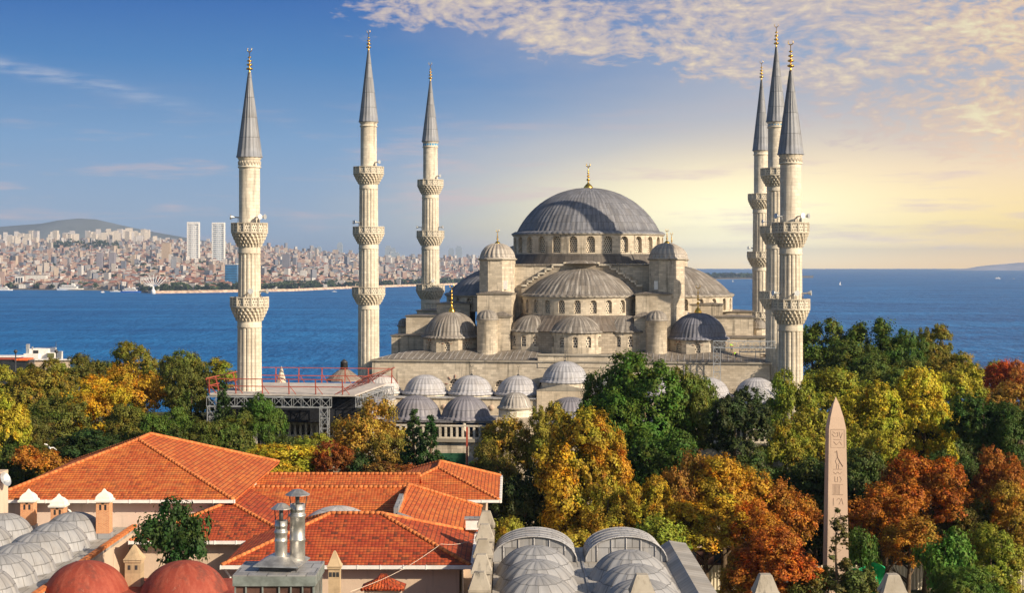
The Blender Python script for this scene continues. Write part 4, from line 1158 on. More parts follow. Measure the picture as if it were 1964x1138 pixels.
 ('broadleaf_tree', 1690, 830, 130, 150, 176, (.30, .27, .03), 'r1', 'yellowish tree behind the rust-red tree'),
 ('broadleaf_tree', 1780, 860, 175, 170, 162, (.34, .11, .020), 'r2', 'large rust-red tree right of the obelisk'),
 ('broadleaf_tree', 1695, 920, 150, 150, 158, (.36, .13, .022), 'r0', 'rust-red tree touching the right side of the obelisk'),
 ('broadleaf_tree', 1915, 862, 120, 150, 166, (.32, .12, .025), 'r3', 'brown-orange tree right of the large rust-red tree'),
 ('broadleaf_tree', 1945, 930, 110, 130, 158, (.36, .19, .028), 'r1', 'orange tree cut by the right edge near the bottom'),
 ('broadleaf_tree', 1860, 945, 120, 130, 160, (.13, .11, .022), 's1', 'shaded brown-green tree between the two rust trees'),
 ('broadleaf_tree', 1740, 985, 130, 110, 154, (.36, .17, .028), 's0', 'orange-brown tree low beside the obelisk foot'),
 ('broadleaf_tree', 1815, 1018, 100, 130, 140, BG, 'b0', 'fresh bright green tree near the bottom right'),
 ('broadleaf_tree', 1905, 1015, 140, 150, 143, (.24, .23, .03), 'r1', 'yellow-green tree in the bottom right corner'),
 ('broadleaf_tree', 1850, 1080, 130, 110, 136, (.10, .15, .025), 'r2', 'green tree at the bottom edge right of the last stone pinnacle'),
 ('conifer', 1608, 960, 78, 220, 136, (.10, .095, .028), 'c1', 'sparse dark cedar sapling before the obelisk'),
 ('bush', 1650, 1005, 74, 110, 148, (.07, .12, .02), 'b1', 'dark green bush right of the obelisk foot'),
 ('bush', 1560, 1090, 90, 70, 137, (.13, .13, .03), 'b0', 'olive bush left of the obelisk foot'),
 ('bush', 1650, 1085, 90, 80, 136, (.11, .12, .03), 'b1', 'olive bush right of the sparse cedar sapling'),
 ('bush', 340, 962, 128, 145, 112, (.035, .075, .018), 'b0', 'dark green tree growing between the red domes and the hip roofs'),
]
UND = [(30, 830, 150), (150, 850, 160), (250, 820, 150), (330, 830, 150), (420, 850, 120), (560, 830, 90), (700, 850, 120), (760, 870, 100), (860, 880, 60), (930, 880, 120), (1000, 930, 140), (1080, 960, 140), (1200, 880, 160), (1180, 980, 130),
       (1300, 900, 140), (1330, 990, 130), (1420, 850, 150), (1480, 880, 140), (1450, 1010, 120), (1560, 880, 150), (1560, 960, 130), (1640, 850, 150), (1650, 960, 130), (1700, 800, 150), (1760, 900, 150), (1780, 1000, 140), (1830, 850, 140), (1850, 930, 140), (1880, 800, 150), (1930, 860, 140), (1950, 980, 140), (1720, 760, 150), (1850, 770, 150), (60, 870, 140), (1810, 760, 150)]
for i, (px, yt, wp) in enumerate(UND):
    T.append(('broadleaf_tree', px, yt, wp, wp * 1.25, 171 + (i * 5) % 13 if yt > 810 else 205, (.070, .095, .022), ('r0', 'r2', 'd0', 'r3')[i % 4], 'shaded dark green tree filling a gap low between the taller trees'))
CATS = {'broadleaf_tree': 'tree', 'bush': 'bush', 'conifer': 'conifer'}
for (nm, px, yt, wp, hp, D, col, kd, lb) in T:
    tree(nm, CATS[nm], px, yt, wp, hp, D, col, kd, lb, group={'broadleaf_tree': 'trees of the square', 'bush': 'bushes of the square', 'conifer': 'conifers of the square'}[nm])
# ------------------------------------------------------------------ tiled roofs and baths in the foreground
def slab(mb, polys, th=.2):
    edges = {}
    for p in polys:
        p = [tuple(round(c, 4) for c in q) for q in p]
        mb.add(p, [tuple(range(len(p)))])
        mb.add([(x, y, z - th) for x, y, z in reversed(p)], [tuple(range(len(p)))])
        for i in range(len(p)):
            a, b = p[i], p[(i + 1) % len(p)]
            if (b, a) in edges: edges[(b, a)] = False
            else: edges[(a, b)] = True
    for (a, b), k in edges.items():
        if k: mb.add([a, (a[0], a[1], a[2] - th), (b[0], b[1], b[2] - th), b], [(0, 1, 2, 3)])
def ridge_caps(lines, r=.15, step=.42):
    """half-round ridge tiles, each overlapping the next"""
    mb = MB()
    for a, b in lines:
        a = Vector(a); b = Vector(b); L = (b - a).length; n = max(1, int(L / step)); d = (b - a) / n
        for k in range(n):
            p = a + d * k; q = p + d * 1.12
            mb.tube([p + Vector((0, 0, .02)), q + Vector((0, 0, .05))], [r * 1.15, r * .88], 7)
    return mb
def gutter(pts, r=.13):
    mb = MB()
    for a, b in zip(pts[:-1], pts[1:]):
        a = Vector(a); b = Vector(b); L = (b - a).length; n = max(1, int(L / 1.6))
        mb.bar(a, b, .20, .24)
        for k in range(n + 1):
            p = a + (b - a) * k / n; d = (b - a).normalized() * .03
            mb.bar(p - d, p + d, .26, .29)
    return mb
def hip_house(name, label, x0, x1, y0, y1, z, pitch, wall_mat, inset=.8, tile='tile', wz=0.0, side_gutter=True):
    root = empty(name, ((x0 + x1) / 2, (y0 + y1) / 2, 0)); ox, oy = root.location.x, root.location.y
    tag(root, label, 'house', 'tile roofed houses in front')
    L = lambda x, y, zz: (x - ox, y - oy, zz)
    h = min(x1 - x0, y1 - y0) / 2; zt = z + h * pitch
    if y1 - y0 >= x1 - x0:
        e1, e2 = ((x0 + x1) / 2, y0 + h, zt), ((x0 + x1) / 2, y1 - h, zt)
    else: e1, e2 = (x0 + h, (y0 + y1) / 2, zt), (x1 - h, (y0 + y1) / 2, zt)
    a, b, c, d = (x0, y0, z), (x1, y0, z), (x1, y1, z), (x0, y1, z)
    LL = lambda *p: [L(*q) for q in p]
    mb = MB()
    if y1 - y0 >= x1 - x0: slab(mb, [LL(a, b, e1), LL(b, c, e2, e1), LL(c, d, e2), LL(d, a, e1, e2)])
    else: slab(mb, [LL(a, b, e2, e1), LL(b, c, e2), LL(c, d, e1, e2), LL(d, a, e1)])
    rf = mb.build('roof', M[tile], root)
    ln = [(a, e1), (d, e1 if y1 - y0 < x1 - x0 else e2), (b, e2 if y1 - y0 < x1 - x0 else e1), (c, e2), (e1, e2)]
    ridge_caps([(L(*p), L(*q)) for p, q in ln if (Vector(p) - Vector(q)).length > .3]).build('ridge_tiles', M['ridge'], rf)
    gutter(LL((x0 - .05, y0 - .12, z - .1), (x1 + .12, y0 - .12, z - .1), (x1 + .12, y1, z - .1))[:3 if side_gutter else 2]).build('gutter', M['white'], root)
    s = inset
    MB().box(x0 + s - ox, x1 - s - ox, y0 + s - oy, y1 - s - oy, wz, z - .02).build('wall', M[wall_mat], root)
    # moulded eaves cornice
    MB().box(x0 + s * .45 - ox, x1 - s * .45 - ox, y0 + s * .45 - oy, y1 - s * .45 - oy, z - .36, z - .203).build('eaves_board', M['coping'], root)
    return root, L
PT = .375
hA, LA = hip_house('tiled_house', 'largest hip-roofed house in orange tiles, left foreground, pale pink wall below', -43.2, -22.8, 128, 153, 14.8, PT, 'plaster_pink', side_gutter=False)
MB().tube([LA(-36.6, 128.6, 14.6), LA(-36.6, 128.5, 14.2), LA(-35.7, 128.75, 12.9), LA(-35.7, 128.75, 12.2)], .09, 8).build('downpipe', M['white'], hA)
MB().tube([LA(-24.6, 128.5, 14.6), LA(-24.5, 128.6, 14.1), LA(-24.1, 128.75, 13.8), LA(-24.1, 128.75, 11)], .09, 8).build('downpipe', M['white'], hA)
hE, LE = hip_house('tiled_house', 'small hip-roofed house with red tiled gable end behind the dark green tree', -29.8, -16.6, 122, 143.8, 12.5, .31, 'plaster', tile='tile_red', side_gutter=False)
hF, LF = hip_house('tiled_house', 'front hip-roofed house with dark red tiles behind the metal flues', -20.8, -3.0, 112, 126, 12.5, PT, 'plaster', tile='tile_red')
MB().tube([LF(-20.6, 112.1, 12.3), LF(-20.55, 112.4, 12.0), LF(-20.3, 112.6, 11.6), LF(-20.3, 112.6, 0)], .09, 8).build('downpipe', M['white'], hF)
hG, LG = hip_house('tiled_house', 'far right hip-roofed house with wide white eaves against the dark tree', -13.2, -1.2, 146, 163, 12.1, PT, 'plaster', inset=1.3)
# long ridge ranges between them
def gable(name, label, x0, x1, yr, zr, yf, yb, pitch=PT, tile='tile'):
    root = empty(name, ((x0 + x1) / 2, yr, 0)); ox, oy = root.location.x, root.location.y
    tag(root, label, 'house', 'tile roofed houses in front')
    zf = zr - (yr - yf) * pitch; zb = zr - (yb - yr) * pitch
    q = lambda x, y, z: (x - ox, y - oy, z)
    mb = MB(); slab(mb, [[q(x0, yf, zf), q(x1, yf, zf), q(x1, yr, zr), q(x0, yr, zr)], [q(x1, yb, zb), q(x0, yb, zb), q(x0, yr, zr), q(x1, yr, zr)]])
    rf = mb.build('roof', M[tile], root)
    ridge_caps([(q(x0, yr, zr), q(x1, yr, zr))]).build('ridge_tiles', M['ridge'], rf)
    MB().box(x0 + .4 - ox, x1 - .4 - ox, yf + .5 - oy, yb - .5 - oy, 0, min(zf, zb) - .15).build('wall', M['plaster'], root)
    return root, q
hC, LC = gable('tiled_house', 'rearmost long tiled range running between the hip roofs, ridge against the trees', -26.5, -8.6, 146.2, 14.5, 138.8, 153)
MB().box(*[c for c in (-26.6 + 17.55, -25.9 + 17.55)], -7.0, .2, 12.2, 12.3).build('lead_flashing', M['lead_pale'], hC)
hD, LD = gable('tiled_house', 'middle long tiled range with orange speckled front slope behind the pale vault', -24.2, -9.2, 137.2, 14.55, 126.4, 138.7, tile='tile')
dmb = MB(); dmb.lathe(0, 0, cap_profile(3.0, 1.5, 12.85, 12, flare=.15), 48, caps=False); pv = dmb.build('pale_vault', M['lead_pale'], hD, (1.25, 1.2, 1.15, 1)); pv.location = LD(-14.2, 127.6, 0)
# mono-pitch roof with a lead-clad parapet
mo = empty('lean_to_house', (-6, 130, 0)); tag(mo, 'smooth orange lean-to roof with grey lead parapet sloping down to the stone pinnacles', 'house', 'tile roofed houses in front')
q = lambda x, y, z: (x + 6, y - 130, z)
mb = MB(); slab(mb, [[q(-8.9, 122.9, 14.35), q(-2.75, 122.9, 12.05), q(-2.75, 142, 12.05), q(-9.15, 138.6, 14.55)]])
mr = mb.build('roof', M['tile'], mo)
ridge_caps([(q(-8.9, 122.9, 14.45), q(-9.15, 138.6, 14.6)), (q(-9.15, 138.6, 14.6), q(-2.75, 142, 12.1))]).build('ridge_tiles', M['ridge'], mr)
pm = MB(); pm.bar(q(-9.0, 122.5, 14.5), q(-2.7, 122.5, 12.15), .75, .3); pm.bar(q(-9.0, 122.1, 13.9), q(-2.7, 122.1, 11.55), .2, 1.0); pm.build('lead_parapet', M['lead_hamam'], mo)
pm = MB(); pm.bar(q(-9.1, 122.6, 14.75), q(-9.15, 129.5, 14.85), .35, .5); pm.build('side_parapet', M['lead_hamam'], mo)
MB().box(2.3, 3.9, -5.2, -4.5, 12.9, 13.75).build('skylight_box', M['white'], mo)
MB().box(2.2, 4.0, -5.35, -4.35, 13.753, 13.85).build('skylight_cap', M['lead_hamam'], mo)
MB().box(-2.7, 2.9, -6.9, 8.5, 0, 11.7).build('wall', M['plaster'], mo)

# left bath house: lead terrace, domes, brick chimneys
bath = empty('lead_domed_bath', (-45, 112, 0)); tag(bath, 'old bath house with grey lead domes in a row at the lower left', 'bath house')
q = lambda x, y, z: (x + 45, y - 112, z)
MB().box(-15, 13.8, -17, 16.6, 0, 12.2).build('wall', M['plaster'], bath)
MB().box(-15, 14.1, -17, 16.75, 12.203, 12.45).build('lead_terrace', M['lead_flat'], bath)
MB().box(13.75, 14.15, -17, 16.7, 12.453, 12.7).build('tile_coping', M['ridge'], bath)
for y in (124.2, 119.4, 114.8, 110.4, 106.2, 102): dome(bath, 45 - 34.8, y - 112, 2.42, 2.0, 12.4, 16, 'lead_hamam', 'bath_dome', flare=.22, rib=.07)
for y in (124.2, 119.4): dome(bath, 45 - 40.4, y - 112, 2.25, 1.8, 12.5, 16, 'lead_hamam', 'bath_dome', flare=.22, rib=.07)
def brick_chimney(px, D, zb, ztop, label):
    p = P(px, 1000, D); root = empty('brick_chimney', (p.x, D, zb)); tag(root, label, 'chimney', 'white capped brick chimneys')
    h = ztop - zb; s = .52; m_ = MB(); z1 = h - .95
    m_.box(-s, s, -s, s, 0, z1 - .75)
    # top with little arched vents
    m_.box(-s, s, -s + .08, s, z1 - .75, z1)
    for a, b in ((-s, -.30), (-.10, .10), (.30, s)): m_.box(a, b, -s, -s + .079, z1 - .75, z1)
    m_.box(-.3, .3, -s, -s + .078, z1 - .18, z1)
    m_.box(-.3, -.1, -s, -s + .077, z1 - .75, z1 - .62); m_.box(.1, .3, -s, -s + .077, z1 - .75, z1 - .62)
    m_.build('brick_shaft', M['brick'], root)
    v_ = MB()
    for a in (-.2, .2): v_.box(a - .1, a + .1, -s + .06, -s + .079, z1 - .62, z1 - .18)
    v_.build('vent', M['dark_metal'], root)
    MB().box(-s - .06, s + .06, -s - .06, s + .06, -.05, .45).build('lead_base', M['lead_hamam'], root)
    c_ = MB(); pr = [(s + .16, 0), (s + .18, .14), (s + .06, .2), (s + .02, .42), (.38, .62), (.16, .78), (.04, 1.0), (0.0, 1.02)]
    c_.lathe(0, 0, [(r * 1.414, z1 + .01 + z) for r, z in pr], 4, PI / 4, 2 * PI + PI / 4, smooth=False); c_.build('white_cap', M['cap_white'], root)
brick_chimney(55, 127.3, 12.45, 15.75, 'leftmost brick chimney with a white onion-shaped cap')
brick_chimney(113, 125.6, 12.45, 15.6, 'middle brick chimney with white cap, rising behind the grey dome')
brick_chimney(200, 123.6, 12.45, 16.3, 'tallest brick chimney with white cap, standing clear right of the grey domes')

rb = empty('red_domed_bath', (-25.5, 104, 0)); tag(rb, 'bath roof with two weathered red domes at the bottom left', 'bath house')
MB().box(-6.5, 7.2, -9, 5.0, 0, 12.2).build('roof_slab', M['rust_dome'], rb)
for x, r in ((-28.6, 2.75), (-22.0, 2.85)):
    MB().lathe(x + 25.5, 1.0, cap_profile(r, 2.0, 12.15, 14, flare=.12), 64, rf=lambda i, j: .025 if i % 4 == 0 else 0, ut=14).build('red_dome', M['rust_dome'], rb)
def stone_chimney(px, D, zb, zt, w_, nh, label):
    p = P(px, 1000, D); root = empty('stone_chimney', (p.x, D, zb)); tag(root, label, 'chimney', 'stone chimneys with pointed caps')
    h = zt - zb; s = w_ / 2; m_ = MB(); m_.box(-s, s, -s, s, 0, h - 1.15)
    m_.build('shaft', M['chimney_stone'], root)
    c_ = MB(); c_.box(-s - .07, s + .07, -s - .07, s + .07, h - 1.15, h - 1.0)
    c_.lathe(0, 0, [((s + .12) * 1.414, h - .98), ((s + .02) * 1.414, h - .86), (.10, h - .06), (.0, h)], 4, PI / 4, 2 * PI + PI / 4, smooth=False); c_.build('pointed_cap', M['chimney_stone'], root)
    v_ = MB()
    for k in range(nh):
        x = (k - (nh - 1) / 2) * w_ / (nh + .2); v_.box(x - .09, x + .09, -s - .015, -s + .05, h - 1.65, h - 1.35)
    v_.build('vent', M['dark_metal'], root)
stone_chimney(258, 106.6, 11.9, 15.0, 1.06, 2, 'brown stone chimney with pyramid cap between the two red domes')
stone_chimney(642, 101, 0, 15.6, .74, 3, 'slim stone chimney with pyramid cap right of the metal flues')

# metal clad stack with two flues
ms = empty('metal_clad_stack', (-10.95, 73.7, -.32)); ms.scale = (.90, 1, 1); tag(ms, 'dark metal-clad stack with seamed panels, carrying two steel flues', 'chimney stack')
MB().box(-2.0, 2.0, -1.6, 1.6, 0, 19.6).build('brown_panels', M['copper_panel'], ms)
sm = MB()
for x in (-2.0, -1.45, -.6, .25, .85, 1.45, 2.0): sm.box(x - .035, x + .035, -1.68, -1.58, 14, 19.6)
for y in (-1.6, -.9, -.2, .5, 1.2): sm.box(1.98, 2.07, y - .03, y + .03, 14, 19.6)
sm.build('standing_seams', M['seam_metal'], ms)
cp = MB(); cp.box(-2.12, 2.12, -1.74, 1.74, 19.55, 20.0); cp.build('flashing_band', M['seam_metal'], ms)
MB().box(-2.12, 2.12, -1.74, 1.74, 20.003, 20.06).build('top_sheet', M['lead_hamam'], ms)
MB().box(-.9, 1.0, -.85, .9, 20.063, 20.35).build('flue_curb', M['dark_metal'], ms)
MB().lathe(.12, 0, [(1.7, 20.3), (1.68, 20.36), (.8, 20.68), (.6, 20.7)], 4, PI / 4 - .12, 2 * PI + PI / 4 - .12, smooth=False).build('flue_hood', M['steel'], ms, (1, .9, .75, 1))
def flue(x, y, r, z1, zc, cr, lab):
    root = empty('steel_flue', (-10.75 + x, 73.7 + y, 20.7)); tag(root, lab, 'flue', 'steel flues'); b_ = -20.7
    m_ = MB(); m_.lathe(0, 0, [(r, 20.05 + b_), (r, 21.0 + b_), (r * 1.06, 21.02 + b_), (r * 1.06, 21.1 + b_), (r, 21.12 + b_), (r, z1 - .62 + b_), (r * 1.12, z1 - .6 + b_), (r * 1.12, z1 - .5 + b_), (r * .97, z1 - .48 + b_), (r * .97, z1 - .3 + b_), (r * 1.04, z1 - .28 + b_), (r * 1.04, z1 - .22 + b_), (r * .97, z1 - .2 + b_), (r * .97, z1 + b_), (r * .8, z1 + b_), (r * .8, z1 - .4 + b_)], 32, caps=False)
    m_.build('pipe', M['steel'], root)
    c_ = MB(); c_.lathe(0, 0, [(cr, zc - .28 + b_), (cr * .98, zc - .26 + b_), (cr * .35, zc - .04 + b_), (0, zc + b_)], 16, smooth=False, rf=lambda i, j: .03 if i % 2 else 0); c_.build('rain_cap', M['steel'], root)
    s_ = MB()
    for k in range(3):
        a = 2 * PI * k / 3 + .5; s_.bar((r * math.cos(a), r * math.sin(a), z1 - .35 + b_), (cr * .85 * math.cos(a), cr * .85 * math.sin(a), zc - .24 + b_), .04)
    s_.tube([(0, 0, z1 - .3 + b_), (0, 0, zc - .1 + b_)], .1, 8)
    s_.build('cap_bracket', M['dark_metal'], root)
flue(-.1, -.2, .29, 22.02, 22.85, .48, 'shorter steel flue with dented conical cap, on the left')
flue(.62, .15, .36, 22.75, 23.45, .58, 'taller steel flue with pale umbrella-shaped cap, on the right')

# small roof of loose barrel tiles
lr = empty('tiled_vent_hut', (-8.5, 103.5, 0)); tag(lr, 'tiny brown barrel-tiled roof in front of the cream wall at the bottom', 'vent hut')
MB().box(-1.2, 1.2, -.9, .9, 0, 12.75).build('wall', M['plaster'], lr)
tl = MB()
for k in range(13):
    x = -1.35 + .225 * k; hr = max(0, 1 - abs(x) / 1.5); tl.tube([(x, -1.15, 12.75), (x * .75, -.6, 12.75 + .42 * min(1, hr + .35)), (x * .35, 0, 12.8 + .75 * min(1, hr + .3))], [.115, .11, .09], 7)
tl.build('barrel_tiles', M['tile_red'], lr)
bk = MB(); bk.poly([(-1.45, -1.1, 12.7), (1.45, -1.1, 12.7), (0, 0, 13.5)]); bk.poly([(1.45, -1.1, 12.7), (1.45, 1.1, 12.7), (0, 0, 13.5)]); bk.poly([(1.45, 1.1, 12.7), (-1.45, 1.1, 12.7), (0, 0, 13.5)]); bk.poly([(-1.45, 1.1, 12.7), (-1.45, -1.1, 12.7), (0, 0, 13.5)])
bk.build('tile_bed', M['tile_red'], lr)
cb = MB(); A = P(672, 1138, 96); B = Vector((-5.2, 114.5, 13.6)); C_2 = Vector((-2.6, 121.5, 12.9))
pts = [A + (B - A) * k / 10 + Vector((0, 0, -.35 * math.sin(PI * k / 10))) for k in range(11)] + [B + (C_2 - B) * k / 6 + Vector((0, 0, -.25 * math.sin(PI * k / 6))) for k in range(1, 7)]
tag(cb.tube(pts, .018, 5).build('overhead_cable', M['flex']), 'thin pale cable slung across the front tiled roof', 'cable')

# stone garden wall with pinnacles
gw = MB().box(-2.45, -1.45, 91, 119.5, 0, 13.6).box(-2.6, 30, 93.0, 94.0, 0, 12.6).box(-2.6, -1.3, 91, 119.6, 13.603, 13.8)
gwo = gw.build('stone_wall', M['stone_dirty']); tag(gwo, 'grey stone wall carrying the row of truncated pinnacles, right of the tiled roofs', 'wall')
def pinnacle(x, y, zb, zt, s, label):
    root = empty('stone_pinnacle', (x, y, zb)); tag(root, label, 'pinnacle', 'stone pinnacles on the garden wall'); h = zt - zb
    MB().box(-s * .82, s * .82, -s * .82, s * .82, 0, h - 1.15).build('shaft', M['pinnacle'], root, (1.15, 1.15, 1.15, 1))
    c_ = MB(); c_.box(-s, s, -s, s, h - 1.15, h - .98)
    c_.lathe(0, 0, [(s * 1.36, h - .98), (s * 1.28, h - .9), (s * .68, h - .05), (s * .6, h)], 4, PI / 4, 2 * PI + PI / 4, smooth=False)
    c_.build('tapered_cap', M['pinnacle'], root)
for (y, lb) in ((117.8, 'farthest pinnacle of the receding row, beside the far hip roof'), (111.9, 'second farthest pinnacle of the receding row'), (105.7, 'middle pinnacle of the receding row of five'),
                (100.2, 'second nearest pinnacle of the receding row'), (94.5, 'nearest and lowest pinnacle of the receding row')):
    pinnacle(-1.95, y, 13.8, 15.5, .68, lb)
for (px, lb) in ((1231, 'stone pinnacle standing in front of the right-hand ribbed domes'), (1468, 'stone pinnacle at the bottom edge below the red-orange tree'), (1712, 'stone pinnacle at the bottom edge right of the obelisk')):
    p = P(px, 1100, 93.5); pinnacle(p.x, 93.5, 12.6, 15.55, .75, lb)

# right bath roof
br = empty('vaulted_bath', (5, 108, 0)); tag(br, 'bath house roof with two lead vaults and two rows of ribbed grey domes', 'bath house')
MB().box(-6.2, 7.3, -13.5, 11.6, 0, 12.2).build('wall', M['plaster'], br)
MB().box(-6.3, 7.3, -13.5, 11.7, 12.203, 12.42).build('lead_terrace', M['lead_flat'], br)
pr = MB(); pr.poly([(6.2, -13.5, 12.43), (7.0, -13.5, 12.95), (7.0, 11.7, 12.95), (6.2, 11.7, 12.43)]); pr.poly([(7.0, -13.5, 12.95), (8.3, -13.5, 12.75), (8.3, 11.7, 12.75), (7.0, 11.7, 12.95)]); pr.poly([(8.3, -13.5, 12.75), (8.3, -13.5, 11.8), (8.3, 11.7, 11.8), (8.3, 11.7, 12.75)]); pr.poly([(6.2, 11.71, 12.2), (8.3, 11.71, 12.2), (8.3, 11.71, 12.75), (7, 11.71, 12.95), (6.2, 11.71, 12.43)])
pr.build('lead_parapet', M['lead_flat'], br)
MB().box(.05, .2, -13, 9, 12.423, 12.5).build('lead_roll', M['lead_hamam'], br)
for x, r in ((1.6, 3.1), (8.3, 2.95)):
    vm = MB(); n = 20; y0, y1 = 113.6 - 108, 118.6 - 108; H = 1.85
    pa = [(x - 5 + r * math.cos(PI * k / n), H * math.sin(PI * k / n) ** .9) for k in range(n + 1)]
    for k in range(n):
        (xa, za), (xb, zb) = pa[k], pa[k + 1]
        vm.add([(xa, y0, 12.42 + za), (xa * .97, y1 - .8, 12.42 + za), (xb * .97, y1 - .8, 12.42 + zb), (xb, y0, 12.42 + zb)], [(0, 1, 2, 3)], [[(k * .5, 0), (k * .5, 4.2), (k * .5 + .5, 4.2), (k * .5 + .5, 0)]], True)
    vm.add([(xx, y0 + .12, 12.42 + zz * .95) for xx, zz in pa[::-1]], [tuple(range(n + 1))], [[(xx * .8, zz) for xx, zz in pa[::-1]]])
    vm.add([(xx * .97, y1 - .8, 12.42 + zz) for xx, zz in pa], [tuple(range(n + 1))])
    vo = vm.build('lead_vault', M['lead_hamam'], br)
    sb = MB(); sb.tube([(xx, y0, 12.45 + zz) for xx, zz in pa], .06, 6)
    for yy_ in (1.0, 2.0, 3.0, 4.1): sb.tube([(xx * (1 - .03 * yy_ / 4.2), y0 + yy_, 12.44 + zz) for xx, zz in pa], .04, 5)
    for k in (-2, -1, 0, 1, 2):
        xx = x - 5 + k * r * .36; hh = H * math.sqrt(max(0, 1 - (k * .36) ** 2)) * .95; sb.tube([(xx, y0 + .08, 12.43), (xx, y0 + .08, 12.42 + hh)], .045, 5)
    sb.build('lead_rib', M['lead_pale'], vo)
for x, ys_ in ((1.65, (110.0, 104.8, 99.8)), (8.15, (108.3, 103.2, 98.2))):
    for y in ys_: dome(br, x - 5, y - 108, 2.62, 1.75, 12.5, 16, 'lead_hamam', 'ribbed_dome', flare=.2, rib=.08)

# satellite dish on a wall stub at the left edge
ws = MB().box(-41.9, -40.75, 124.5, 126.5, 12.45, 17.5); tag(ws.build('rendered_chimney_stub', M['plaster']), 'cream wall stub cut off by the left edge above the bath terrace', 'wall stub')
sdish = empty('satellite_dish', (-40.45, 124.6, 16.9)); tag(sdish, 'grey satellite dish on the wall stub at the left edge', 'satellite dish')
dm = MB().lathe(0, 0, [(.0, 0), (.25, .03), (.45, .11), (.58, .2)], 24, caps=False).build('dish', M['metal'], sdish); dm.rotation_euler = (R(62), 0, R(60)); dm.scale = (.85, 1.05, 1)
MB().bar((0, 0, 0), (-.3, .2, -.3), .07).bar((0, 0, -.1), (.5, -.45, .05), .04).build('arm', M['metal'], sdish)

# obelisk
ob = empty('obelisk', (P(1603, 1000, 145).x, 145, 0)); tag(ob, 'pink granite obelisk carved with hieroglyphs, rising between the autumn trees', 'obelisk')
MB().box(-1.9, 1.9, -1.9, 1.9, 0, .6).box(-1.55, 1.55, -1.55, 1.55, .6, 2.1).build('pedestal', M['stone_clean'], ob)
zt_ = CAMH - (764 - 512) / F * 145; zs_ = CAMH - (823 - 512) / F * 145
MB().lathe(0, 0, [(1.06 * 1.414, 2.2), (.79 * 1.414, zs_), (.60 * 1.414, zs_ + (zt_ - zs_) * .36), (.30 * 1.414, zs_ + (zt_ - zs_) * .74), (.02, zt_)], 4, PI / 4, 2 * PI + PI / 4, smooth=False).build('shaft', M['granite'], ob)
eg = MB()
def halfw(z): return 1.06 + (.79 - 1.06) * (z - 2.2) / (zs_ - 2.2)
def gl(pts, w_=.05):
    for (xa, za), (xb, zb) in zip(pts[:-1], pts[1:]):
        eg.bar((xa, -halfw(za) - .0, za), (xb, -halfw(zb) - .0, zb), .02, w_) if abs(za - zb) < abs(xa - xb) else eg.bar((xa, -halfw(za), za), (xb, -halfw(zb), zb), w_, .02)
# weathered panel and signs: bird, reed rows, ovals, zigzag, staff
z = zs_
gl([(-.62, z - .1), (.62, z - .1), (.62, z - 1.75), (-.62, z - 1.75), (-.62, z - .1)], .03)
gl([(-.45, z - .3), (-.2, z - .45), (0, z - .35), (.05, z - .7), (-.3, z - .75), (-.5, z - .5)]); gl([(.15, z - .3), (.3, z - .9), (.45, z - .4)]); gl([(-.4, z - 1.0), (.4, z - 1.05)]); gl([(-.35, z - 1.2), (-.1, z - 1.5), (.2, z - 1.2), (.4, z - 1.5)])
gl([(-.25, z - 2.2), (-.05, z - 2.05), (.0, z - 2.6), (.25, z - 3.1), (.5, z - 3.5)], .09); gl([(.0, z - 2.6), (-.2, z - 3.0), (-.05, z - 3.4), (.25, z - 3.1)]); gl([(-.1, z - 3.4), (-.1, z - 3.7)]); gl([(.1, z - 3.35), (.1, z - 3.7)]); gl([(-.4, z - 3.75), (.4, z - 3.75)])
gl([(-.4, z - 4.0), (-.2, z - 4.2), (0, z - 4.0), (.2, z - 4.2), (.4, z - 4.0)]); gl([(-.25, z - 4.4), (-.25, z - 4.9), (.0, z - 4.9), (.0, z - 4.45)]); gl([(.2, z - 4.4), (.35, z - 4.7), (.2, z - 4.95)])
for k in range(6): gl([(-.42 + .12 * k, z - 5.2), (-.42 + .12 * k, z - 6.05)], .04)
gl([(-.5, z - 5.15), (.5, z - 5.15)]); gl([(-.5, z - 6.1), (.5, z - 6.1)])
gl([(-.4, z - 6.4), (-.4, z - 7.1)]); gl([(-.1, z - 6.6), (.1, z - 6.4), (.3, z - 6.6), (.1, z - 7.0)]); gl([(.35, z - 6.4), (.5, z - 7.0)])
gl([(.3 * math.cos(a * PI / 6), z - 8.4 + .9 * math.sin(a * PI / 6)) for a in range(13)]); gl([(-.1, z - 8.0), (.1, z - 8.2), (-.1, z - 8.5), (.1, z - 8.8)])
gl([(-.4, z - 9.7), (.4, z - 9.7)]); gl([(-.3, z - 10.1), (0, z - 10.6), (.3, z - 10.1)]); gl([(-.3, z - 11), (.3, z - 11.2), (-.3, z - 11.6)])
eg.build('hieroglyphs', M['engrave'], ob)

# corrugated fence, kiosk, green sheet
fm = MB(); x = 14.0; k = 0
pts = []
while x < 70:
    pts.append((x, 163.8 + (.0 if (k // 2) % 2 == 0 else .09))); x += .16 if k % 2 else .02; k += 1
for (xa, ya), (xb, yb) in zip(pts[:-1], pts[1:]): fm.add([(xa, ya, 0), (xb, yb, 0), (xb, yb, 2.6), (xa, ya, 2.6)], [(0, 1, 2, 3)])
tag(fm.build('corrugated_fence', plain('cream_sheet_steel', (.62, .55, .42), .5, .3, 0, .08, .8)), 'cream corrugated sheet fence under the autumn trees at the bottom right', 'fence')
ki = empty('kiosk', (21.5, 176, 0)); tag(ki, 'low dark kiosk with flat pale roof behind the corrugated fence', 'kiosk')
MB().box(-4.5, 4.5, -2, 2, 0, 2.7).build('wall', M['copper_panel'], ki); MB().box(-5, 5, -2.6, 2.5, 2.703, 3.0).build('roof', M['plaster'], ki); MB().box(-4, -1, -2.05, -1.9, .9, 2.3).box(1, 4, -2.05, -1.9, .9, 2.3).build('window', M['glass_dark'], ki)
